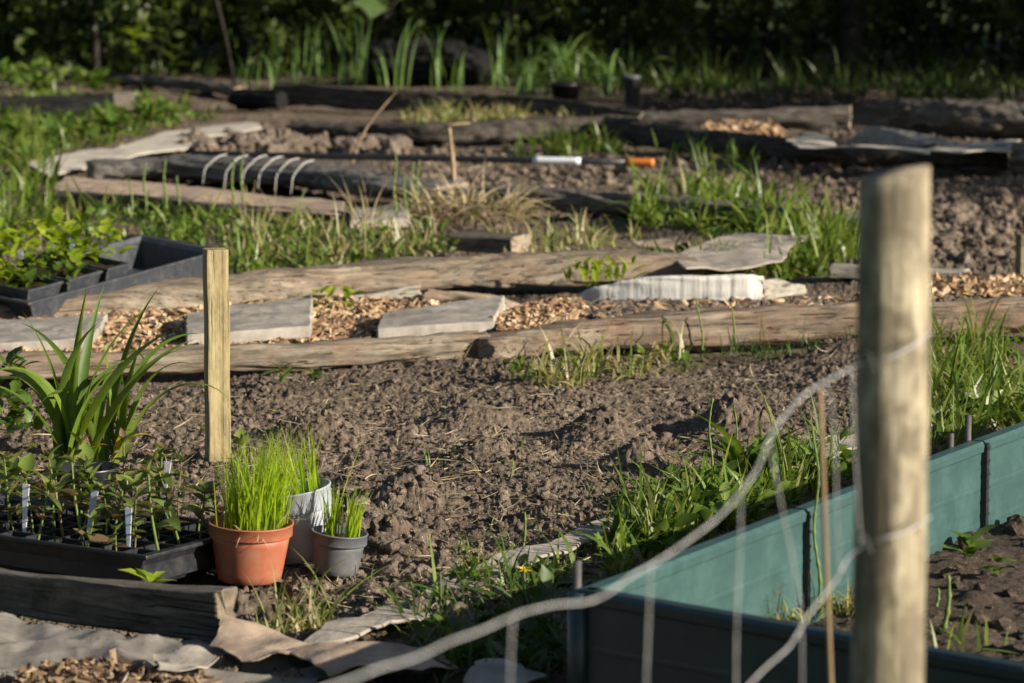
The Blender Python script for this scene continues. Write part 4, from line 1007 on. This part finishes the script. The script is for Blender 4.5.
rosette('leafy_weed', 'yellow-green leafy weed growing over the far log left of the ridged board', 'weed', P(332, 306, .03), 26, .04, .45, 'lettuce', 92, -1.1, .1, .1, None, .04, .4, 1.6)
rosette('leafy_weed', 'broad-leaved weed on the far log left of the white board', 'weed', P(600, 284, .03), 60, .055, .28, 'lettuce', 93, -1.3, -.1, 0, None, .05, .4, 1.7)
rosette('leafy_weed', 'single round green leaf half buried beside the grey card strip', 'weed', P(553, 590), 5, .05, .7, 'grassdark', 94, -.9, -.3, 0, None, .02)
rosette('leafy_weed', 'yellowing leaf clump at the bed edge left of the yellow flower', 'weed', P(468, 590), 7, .055, .5, 'limeleaf', 95, -.9, -.3, .15, None, .02)
for i, (px, py) in enumerate(((20, 150), (60, 145), (110, 138), (150, 125), (40, 95), (95, 92))):
    rosette('leafy_weed', 'leafy green weed on the lit turf at the upper left', 'weed', P(px, py), 26, .14, .3, 'weed', 100+i, -1.2, -.2, .15, 'leafy weeds on the upper left turf', .05)

# horsetail spikes
def spike(label, px, py, ty, r=.0022, mat='greenstem', group=None, z=0, dx=0):
    q = P(px, py, z); top = D(px+dx, ty, q.y); L = (top-q).length; k = max(10, int(L/.006))
    pts = [q.lerp(top, i/k)+Vector((.004*math.sin(i*.23), 0, 0)) for i in range(k+1)]
    rad = [r*(1.0+.55*(i % 4 == 0))*(1-.45*i/k) for i in range(k+1)]
    return tag(tube('horsetail', [p_-q for p_ in pts], rad, M[mat], None, 6), label, 'weed', group)
for lb, px, py, ty, r, z, dx, gp in (
    ('thin jointed stem rising before the reddish log, left of its twin', 702, 350, 298, .0028, 0, -4, None), ('thin jointed stem rising before the reddish log, right of its twin', 733, 350, 303, .0028, 0, 0, None),
    ('tall jointed stem in the raised bed between cane and netting', 818, 612, 428, .0028, .05, -3, None), ('yellow-green jointed stem in the raised bed left of the first clip', 750, 618, 553, .0028, .05, 10, None),
    ('thick knobbly stub in the raised bed right of the post', 944, 628, 575, .0042, .05, 4, None), ('short thin stub beside the knobbly one in the raised bed', 936, 606, 588, .003, .05, 0, None),
    ('tall slender weed stem behind the raised bed in front of the dug soil', 710, 492, 398, .0028, 0, 2, None), ('upright green stalk at the raised bed corner behind its first board', 648, 556, 508, .004, 0, -3, None),
    ('short green stalk right of the upright stalk behind the raised bed', 664, 552, 515, .003, 0, 0, None), ('lone green spike in the dug soil right of centre', 523, 548, 512, .003, 0, 0, None),
    ('thin spike in the dug soil before the wire, near the reddish log', 735, 455, 405, .0022, 0, 0, None), ('thin red-based spike in the middle of the dug soil', 509, 485, 458, .002, 0, 2, None)):
    o = spike(lb, px, py, ty, r, 'greenstem', gp, z, dx); o.location = P(px, py, z)
for px, py, ty in ((145, 218, 163), (131, 216, 180), (165, 214, 160), (178, 216, 176), (233, 218, 158), (242, 212, 152), (395, 226, 152), (412, 222, 162), (405, 226, 175), (418, 224, 160)):
    o = spike('x', px, py, ty, .005); o.location = P(px, py); tag(o, 'thin jointed green stem among the weeds before the dark plank', 'weed', 'jointed stems before the dark plank')

# grass
G = grass
G([(-40, 100), (60, 96), (110, 112), (150, 105), (180, 100), (240, 118), (165, 128), (110, 146), (40, 160), (-40, 175)], 2028, 0.04, 0.11, 0.014, 'grass', clump=0.35, seed=1, lean=.5, label='lush green grass on the upper left turf')
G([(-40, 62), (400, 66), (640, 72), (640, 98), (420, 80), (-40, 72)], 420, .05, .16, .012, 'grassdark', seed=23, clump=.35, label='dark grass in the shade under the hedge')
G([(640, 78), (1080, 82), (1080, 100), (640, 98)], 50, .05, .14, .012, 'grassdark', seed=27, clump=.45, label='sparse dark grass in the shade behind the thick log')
G([(-40, 170), (50, 168), (60, 200), (45, 240), (-40, 250)], 560, 0.06, 0.24, 0.011, 'grass', clump=0.3, seed=3, lean=.25, label='tall upright grass at the left edge behind the nursery tray')
G([(50, 205), (160, 216), (240, 222), (340, 228), (420, 232), (450, 262), (360, 276), (250, 286), (160, 250), (60, 235)], 1170, 0.03, 0.13, 0.011, 'grass', clump=0.5, seed=4, lean=.5, label='rough grass and weeds between the dark plank and the far path log')
G([(230, 215), (330, 225), (440, 240), (430, 265), (300, 275), (240, 280)], 420, 0.05, 0.16, 0.01, 'grassyel', clump=0.5, seed=5, lean=.55, label='yellowing grass stems right of the nursery tray')
G([(620, 212), (700, 195), (760, 200), (800, 222), (860, 240), (860, 262), (800, 276), (770, 250), (740, 232), (700, 230), (640, 226)], 1170, 0.05, 0.19, 0.014, 'grass', clump=0.45, seed=6, lean=.4, label='lush long grass around the large cardboard sheet')
G([(580, 280), (640, 268), (700, 270), (790, 272), (800, 280), (690, 277), (620, 282)], 411, 0.04, 0.11, 0.011, 'grass', clump=0.4, seed=7, lean=.5, label='grass along the back of the white bark board')
G([(490, 250), (560, 232), (640, 240), (600, 262), (500, 262)], 208, 0.04, 0.14, 0.009, 'grassyel', clump=0.5, seed=8, label='thin grass right of the short timber block')
G([(392, 121), (450, 112), (540, 114), (600, 118), (560, 124), (430, 126)], 800, 0.04, 0.1, 0.013, 'grassyel', clump=0.4, seed=9, lean=.4, label='pale sunlit turf strip between the dark logs')
G([(500, 148), (560, 142), (620, 146), (650, 150), (560, 158), (500, 158)], 236, 0.05, 0.17, 0.015, 'grass', clump=0.5, seed=10, lean=.4, label='grass tufts along the foot of the humped log')
G([(650, 150), (760, 160), (760, 172), (660, 162)], 110, 0.05, 0.14, .011, 'grass', seed=11, clump=.45, label='sparse grass at the foot of the curved log')
G([(500, 372), (540, 366), (620, 358), (680, 354), (690, 372), (600, 386), (510, 390)], 372, 0.03, 0.13, 0.007, 'grassyel', seed=12, clump=.3, lean=.75, label='trailing yellow-green grass tuft at the joint of the near logs')
G([(700, 352), (860, 346), (860, 352), (700, 362)], 220, .03, .10, .004, 'grassdark', seed=13, clump=.4, lean=.7, label='grass at the foot of the reddish log')
G([(920, 352), (1060, 345), (1060, 420), (1000, 440), (930, 465), (915, 400)], 975, 0.05, 0.2, 0.0075, 'grass', clump=0.35, seed=14, lean=.4, label='dense grass behind the raised bed right of the post')
G([(600, 545), (680, 500), (760, 470), (850, 440), (850, 478), (780, 510), (690, 545), (600, 585)], 1053, 0.03, 0.11, 0.0095, 'grass', clump=0.45, seed=15, lean=.55, label='grass strip along the back of the raised bed')
G([(600, 560), (700, 520), (860, 455), (860, 470), (720, 530), (610, 578)], 128, .10, .18, 0.007, 'grass', seed=16, lean=.15, curv=.3, label='upright grass stalks along the back of the raised bed')
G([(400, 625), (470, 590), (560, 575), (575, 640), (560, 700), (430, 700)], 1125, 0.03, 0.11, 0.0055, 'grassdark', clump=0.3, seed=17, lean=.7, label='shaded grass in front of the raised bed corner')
G([(400, 622), (480, 585), (570, 570), (560, 600), (450, 640)], 160, 0.04, 0.11, 0.008, 'grass', seed=18, clump=.3, lean=.6, label='sunlit grass tips at the bed edge')
G([(258, 630), (300, 620), (330, 626), (320, 640), (270, 641)], 130, .04, .115, .0055, 'grassyel', seed=19, lean=.7, curv=.5, label='sunlit arching grass tuft beside the sleeper end')
G([(-40, 500), (700, 430), (900, 380), (900, 420), (600, 520), (350, 600)], 208, .02, .07, .003, 'grass', seed=20, clump=0, label='scattered grass seedlings on the dug soil')
G([(870, 660), (1000, 640), (1060, 650), (1060, 668), (880, 668)], 24, .05, .12, 0.006, 'grass', seed=21, z=.05, label='grass shoots along the near wall of the raised bed')
G([(735, 618), (850, 602), (860, 618), (760, 634)], 150, 0.03, 0.08, .005, 'grassyel', seed=22, z=.05, label='weeds along the near wall of the raised bed left of the post')
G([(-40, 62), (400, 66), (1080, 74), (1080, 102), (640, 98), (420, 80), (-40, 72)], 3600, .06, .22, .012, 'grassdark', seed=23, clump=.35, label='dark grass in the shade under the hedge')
# low leafy ground cover between the grass
def cover(poly, n, smin, smax, mat, seed, label, clump=.4, z=.004):
    rg = np.random.default_rng(seed); nt_ = max(5, n//9); cen = scatter(poly, nt_, z, clump, seed); idx = rg.integers(0, nt_, n)
    p = cen[idx]+np.stack([rg.normal(0, .022, n), rg.normal(0, .022, n), rg.random(n)*smax*.9], 1)
    h = smin+(smax-smin)*rg.random(n)
    V, Q = blades(p, h, h*(.35+.3*rg.random(n)), rg.random(n)*6.283, .5+.7*rg.random(n), rg.normal(.5, .4, n), 5, .12, 'leaf', rng=rg)
    tag(np_obj('ground_cover', V, Q, M[mat]), label, None, None, 'stuff')
cover([(-40, 104), (60, 98), (150, 106), (230, 118), (150, 134), (60, 158), (-40, 178)], 650, .03, .065, 'weed', 1, 'small leafy weeds among the upper left grass')
cover([(50, 210), (240, 222), (430, 232), (450, 260), (250, 284), (150, 246)], 420, .02, .05, 'weed', 2, 'small leafy weeds among the rough grass right of the far tray')
cover([(600, 560), (680, 505), (850, 445), (850, 475), (690, 545), (605, 582)], 520, .018, .05, 'weed', 3, 'small leafy weeds behind the raised bed', .35)
cover([(400, 625), (470, 592), (565, 578), (575, 640), (560, 700), (430, 700)], 260, .02, .04, 'grassdark', 4, 'small leafy weeds before the raised bed corner', .35)
cover([(930, 370), (1060, 352), (1060, 420), (940, 460)], 240, .02, .045, 'weed', 5, 'small leafy weeds behind the raised bed at the right')
cover([(640, 225), (700, 215), (850, 245), (850, 270), (780, 270)], 160, .02, .05, 'weed', 6, 'small leafy weeds around the large cardboard sheet')
cover([(490, 372), (690, 356), (690, 372), (500, 388)], 70, .015, .035, 'weed', 7, 'small leafy weeds at the foot of the near logs', .4)
cover([(-40, 66), (120, 70), (110, 92), (-40, 94)], 350, .04, .08, 'weed', 8, 'leafy weeds behind the far black board')
G([(770, 236), (860, 240), (860, 274), (760, 278), (790, 255)], 294, .05, .18, 0.012, 'grass', seed=24, clump=.2, lean=.45, label='grass overhanging the right end of the cardboard sheet')
G([(600, 278), (690, 262), (760, 272), (700, 277)], 312, .05, .14, 0.011, 'grassyel', seed=25, clump=.3, lean=.6, label='yellow-green grass above the white bark board')
G([(240, 225), (440, 238), (430, 258), (250, 280)], 150, .09, .24, .004, 'straw', seed=26, clump=.3, lean=.45, label='dry standing stalks among the rough grass')
# hay clump
def hay():
    q = P(468, 222); t = thing('hay_clump', 'dried grass clump with green wisps lying on the turf below the thin stick', 'grass clump', q)
    rg = np.random.default_rng(3)
    for nm, mt, n in (('dry_stems', 'straw', 420), ('green_wisps', 'grassyel', 130)):
        a = rg.random(n)*6.28; rr = .12*np.sqrt(rg.random(n)); p = np.stack([rr*np.cos(a)*1.5, rr*np.sin(a), .10*np.clip(1-rr/.13, 0, 1)*rg.random(n)], 1)
        V, Q = blades(p, .08+.12*rg.random(n), .006*(.5+rg.random(n)), a+rg.normal(0, .8, n), .5+.9*rg.random(n), rg.normal(.9, .6, n), 6, rng=rg); np_obj(nm, V, Q, M[mt], t)
    V = IV3*np.array([.16, .10, .06]); V = V*(1+.25*vn(V[:, 0]*30, V[:, 1]*30, V[:, 2]*30, 4))[:, None]
    np_obj('root_ball', V, IT3, M['clod'], t, False)
hay()

# ---------------------------------------------------------------- far beds
def leek(px, py, h, seed, label='upright strap-leaved leek in the far bed, lit from the right'):
    q = P(px, py); t = thing('leek', label, 'vegetable', q, 0, 'leeks in the far bed'); rg = np.random.default_rng(seed); n = 5
    V, Q = blades(np.stack([rg.normal(0, .03, n), rg.normal(0, .03, n), np.zeros(n)], 1), 1.3*h*(.6+.5*rg.random(n)), .014*(.7+.5*rg.random(n)), rg.random(n)*6.28, np.abs(rg.normal(.1, .12, n)), np.abs(rg.normal(.5, .6, n)), 10, .2, 'strap', rng=rg)
    np_obj('leaves', V, Q, M['leek'], t)
for i, (px, py, h) in enumerate(((243, 90, .2), (262, 92, .22), (282, 84, .36), (300, 84, .30), (318, 84, .36), (342, 86, .3), (358, 86, .34), (385, 87, .2), (404, 88, .34), (440, 90, .28), (455, 92, .2), (500, 88, .34))):
    leek(px, py, h, 200+i)
def arching(label, px, py, n, h, seed, mat='leek'):
    q = P(px, py); t = thing('grassy_plant', label, 'plant', q); rg = np.random.default_rng(seed)
    V, Q = blades(np.stack([rg.normal(0, .05, n), rg.normal(0, .05, n), np.zeros(n)], 1), h*(.6+.6*rg.random(n)), .016*(.6+.7*rg.random(n)), rg.random(n)*6.28, np.abs(rg.normal(.3, .25, n)), np.abs(rg.normal(1.5, .6, n)), 10, .15, 'strap', rng=rg)
    np_obj('leaves', V, Q, M[mat], t)
arching('arching grassy plant left of the far dark pot', 527, 98, 34, .30, 1); arching('wide arching grassy plant behind the far dark pot', 566, 84, 36, .34, 2); arching('upright grassy plant between the two far pots', 612, 96, 22, .34, 3); arching('grassy plant growing in the far grey pot', 636, 76, 16, .26, 4)
V, Fc = lathe([(.001, 0), (.08, 0), (.10, .12), (.104, .12), (.104, .15), (.098, .15), (.09, .02), (.001, .02)], 32)
o = mesh_obj('plant_pot', V, Fc, M['black']); o.location = P(566, 100); o.scale = (.75, .75, .6); tag(o, 'squat black pot among arching grassy plants in the far bed', 'plant pot')
V, Fc = lathe([(.001, 0), (.045, 0), (.055, .17), (.058, .17), (.058, .20), (.053, .20), (.045, .02), (.001, .02)], 32)
o = mesh_obj('plant_pot', V, Fc, M['greypot']); o.location = P(632, 105); o.scale = (.8, .8, .75); tag(o, 'tall slim grey pot at the right end of the far bed', 'plant pot')
o = beam('compost_bag', 'long dark compost sack lying in shade behind the leeks', 'sack', [(350, 82), (420, 83), (478, 84)], .21, .3, 'shadeblack', sq=2.4, rough=.02, endmat='shadeblack', hs=[.15, .22, .22, .16])
rosette('leafy_weed', 'bright leaf sprig lit in the dark under the hedge at the left', 'weed', P(134, 76)+Vector((0, 0, .15)), 9, .11, .5, 'lettuce', 301, -.9, -.2, .2, None, .12)
rosette('leafy_weed', 'dim leafy weed under the hedge right of the bright sprig', 'weed', P(172, 86), 20, .12, .4, 'bush', 302, -1.2, -.2, .2, None, .2)
for i, (px, py, h) in enumerate(((18, 64, .5), (62, 66, .45), (104, 70, .42), (40, 62, .55), (82, 64, .6))):
    q = P(px, py); t = thing('tall_weed', 'tall thin weed stalks catching light at the upper left', 'weed', q, 0, 'tall weed stalks at the upper left'); rg = np.random.default_rng(400+i); n = 26
    V, Q = blades(np.stack([rg.normal(0, .09, n), rg.normal(0, .09, n), np.zeros(n)], 1), h*(.5+.7*rg.random(n)), .02*(.5+.7*rg.random(n)), rg.random(n)*6.28, np.abs(rg.normal(.08, .08, n)), rg.normal(.1, .4, n), 8, .15, 'grass', rng=rg); np_obj('leaves', V, Q, M['weed'], t)

def leaf_cloud(n, rx, ry, rz, size, seed, clumps=40, zc=0):
    rg = np.random.default_rng(seed)
    d = rg.normal(size=(clumps, 3)); d /= np.linalg.norm(d, axis=1)[:, None]; d *= (rg.random((clumps, 1))**.4)
    C = d*np.array([rx, ry, rz]); s = (.14+.2*rg.random(clumps))*min(rx, rz)
    k = rg.integers(0, clumps, n); p = C[k]+rg.normal(size=(n, 3))*s[k][:, None]; p[:, 2] += zc
    a = rg.normal(size=(n, 3)); a /= np.linalg.norm(a, axis=1)[:, None]; b = np.cross(a, rg.normal(size=(n, 3))); b /= np.linalg.norm(b, axis=1)[:, None]
    L = size*(.6+.8*rg.random(n))[:, None]; up_ = np.cross(a, b)
    V = np.stack([p-a*L/2, p+b*L*.28+up_*L*.06, p+a*L/2, p-b*L*.28+up_*L*.06], 1).reshape(-1, 3)
    Q = np.arange(n*4).reshape(-1, 4); return V, Q
def bush(label, x, y, rx, ry, h, n, size, mat, seed, stems=5, name='bush', cat='bush', low=0.0):
    t = thing(name, label, cat, (x, y, 0)); V, Q = leaf_cloud(n, rx, ry, h*.5, size, seed, max(20, n//90), h*.5+low); V[:, 2] = np.maximum(V[:, 2], .01); np_obj('foliage', V, Q, M[mat], t, False)
    rd = random.Random(seed)
    for i in range(stems):
        a = rd.random()*6.28; q = Vector((rx*.4*rd.uniform(-1, 1), ry*.3*rd.uniform(-1, 1), -.03)); e = q+Vector((math.cos(a)*rx*.5, math.sin(a)*ry*.5, h*.75))
        pts = smooth_path([q, q.lerp(e, .5)+Vector((rd.uniform(-.1, .1), 0, .1)), e], .1); k = len(pts)
        tube('branch', pts, [.03*(1-.8*j/(k-1))+.003 for j in range(k)], M['bark'], t, 7)
def tree(label, x, y, h, r, crown_r, n, seed, lean=0, crown_h=None, size=.14, mat='crown'):
    t = thing('tree', label, 'tree', (x, y, -.05)); rd = random.Random(seed)
    pts = smooth_path([Vector((0, 0, 0)), Vector((lean*.3, .05, h*.3)), Vector((lean, -.05, h*.75))], .15); k = len(pts)
    tube('trunk', pts, [r*(1.25 if j == 0 else 1)*(1-.6*j/(k-1)) for j in range(k)], M['bark'], t, 14)
    ch = crown_h or h*.35
    V, Q = leaf_cloud(n, crown_r, crown_r, ch, size, seed, 60, h-ch*.8); np_obj('crown', V, Q, M[mat], t, False)
    for i in range(7):
        a = i*.9+rd.random(); b0 = pts[int(k*(.45+.5*rd.random()))-1]; e = b0+Vector((math.cos(a)*crown_r*.7, math.sin(a)*crown_r*.7, ch*.6*rd.uniform(.3, 1)))
        tube('limb', smooth_path([b0, b0.lerp(e, .5)+Vector((0, 0, .15)), e], .2), [.45*r*(1-.8*j/20) for j in range(len(smooth_path([b0, b0.lerp(e, .5)+Vector((0, 0, .15)), e], .2)))], M['bark'], t, 8)
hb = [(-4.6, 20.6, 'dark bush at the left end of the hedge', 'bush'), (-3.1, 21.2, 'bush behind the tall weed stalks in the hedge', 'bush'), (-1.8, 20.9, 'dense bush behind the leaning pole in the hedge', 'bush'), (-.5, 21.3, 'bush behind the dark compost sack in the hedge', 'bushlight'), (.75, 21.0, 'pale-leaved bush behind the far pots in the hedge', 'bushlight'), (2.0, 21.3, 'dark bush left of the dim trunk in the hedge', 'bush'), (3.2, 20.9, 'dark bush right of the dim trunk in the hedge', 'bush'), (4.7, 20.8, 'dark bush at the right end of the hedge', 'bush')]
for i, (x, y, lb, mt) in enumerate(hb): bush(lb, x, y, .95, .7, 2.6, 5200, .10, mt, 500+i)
for i, (x, y) in enumerate(((-4, 23.4), (-1.5, 23.6), (1, 23.5), (3.5, 23.4), (6, 23.0), (-6.5, 22.8))):
    bush('tall thick bush of the row standing behind the hedge', x, y, 1.8, 1.1, 7.5, 6500, .26, 'bush', 520+i); bpy.data.objects[-1]
for o in list(bpy.data.objects):
    if o.get('label') == 'tall thick bush of the row standing behind the hedge': o['group'] = 'tall bushes behind the hedge'
tree('tree with a dim grey trunk standing under the hedge at the right', 875/1, 0, 1, 1, 1, 1, 1) if False else None
q = P(876, 92); tree('tree with a dim thick trunk at the right under the hedge', q.x, 19.6, 6.5, .085, 2.4, 9000, 31, .1, 2.2, .2)
q = P(512, 80); tree('tree with a dark slim trunk behind the far dark pots', (512-512)/F*19.8, 19.9, 6, .06, 2.4, 9000, 32, -.1, 2.2, .2)
q = P(152, 75); tree('tree with a dark trunk behind the bright sprig at the left', (150-512)/F*20.5, 20.6, 6.5, .075, 2.4, 9000, 33, .15, 2.2, .2)
for i, (x, y, rx, h) in enumerate(((-3.6, 19.6, .6, .5), (-2.4, 19.9, .5, .6), (-1.1, 19.9, .7, .7), (.2, 20.0, .6, .6), (1.3, 19.7, .6, .5), (2.6, 19.9, .7, .7), (3.7, 19.5, .7, .6))):
    bush('low shrub spreading in the shade before the hedge', x, y, rx, .4, h, 1500, .07, 'bush', 700+i, 4, 'shrub', 'shrub')
    [o for o in bpy.data.objects if o.get('label') == 'low shrub spreading in the shade before the hedge'][-1]['group'] = 'low shrubs before the hedge'
for o in list(bpy.data.objects):
    if o.get('label') == 'low shrub spreading in the shade before the hedge': o['group'] = 'low shrubs before the hedge'
# trees out to the right whose shade falls over the far beds
for i, (x, y, h, cr, n) in enumerate(((9.6, 17.2, 8, 2.0, 3600), (10.2, 20.0, 9, 2.4, 5000), (7.6, 20.6, 8.5, 2.1, 4500))):
    tree('broad leafy tree beyond the right side of the plots, shading the far beds', x, y, h, .16, cr, n, 600+i, crown_h=h*.46, size=.26)
    [o for o in bpy.data.objects if o.name.startswith('tree')]
for o in list(bpy.data.objects):
    if str(o.get('label', '')).startswith('broad leafy tree beyond'): o['group'] = 'trees beyond the right side'
bush('rounded bush added out of view at the right to shade the cloddy plot', 4.7, 12.1, .9, 1.0, 1.5, 5000, .09, 'bush', 640)  # unseen bushes, placed and sized for the shade they cast
bush('larger bush added out of view at the right to shade the thick log', 5.3, 15.3, 1.0, 1.3, 2.1, 8500, .10, 'bush', 641)
bush('tallest bush added out of view behind the other two to shade the right back', 6.2, 18.2, 1.1, 1.5, 3.1, 8000, .12, 'bush', 642)

# ================================================================= light, sky, camera
w = bpy.data.worlds.new('World'); SC.world = w; w.use_nodes = True
nt = w.node_tree; bg = nt.nodes['Background']; sky = nt.nodes.new('ShaderNodeTexSky'); sky.sky_type = 'NISHITA'; sky.sun_disc = False
sky.sun_elevation = EL; sky.sun_rotation = math.atan2(SUN.x, SUN.y); nt.links.new(sky.outputs[0], bg.inputs[0]); bg.inputs[1].default_value = .05
sl = bpy.data.lights.new('sun', 'SUN'); sl.energy = 5.0; sl.angle = math.radians(.53); sl.color = (1, .91, .77)
so = link(bpy.data.objects.new('sun', sl)); so.rotation_euler = SUNV.to_track_quat('Z', 'Y').to_euler(); so.location = SUNV*30
cam = bpy.data.cameras.new('camera'); co = link(bpy.data.objects.new('camera', cam)); SC.camera = co
cam.sensor_width = 36; cam.angle = HFOV; co.location = (0, 0, CAMZ); co.rotation_euler = (math.pi/2-PITCH, 0, 0)
cam.clip_start = .05; cam.clip_end = 1000
cam.dof.use_dof = True; cam.dof.focus_distance = 6.3; cam.dof.aperture_fstop = 7.8
vs = SC.view_settings; vs.view_transform = 'Standard'; vs.look = 'None'; vs.exposure = 1.0; vs.gamma = 1
SC.render.engine = 'CYCLES'; SC.cycles.use_denoising = True; SC.cycles.max_bounces = 6; SC.cycles.diffuse_bounces = 3; SC.cycles.transmission_bounces = 4
SC.cycles.use_adaptive_sampling = True; SC.cycles.adaptive_threshold = .01
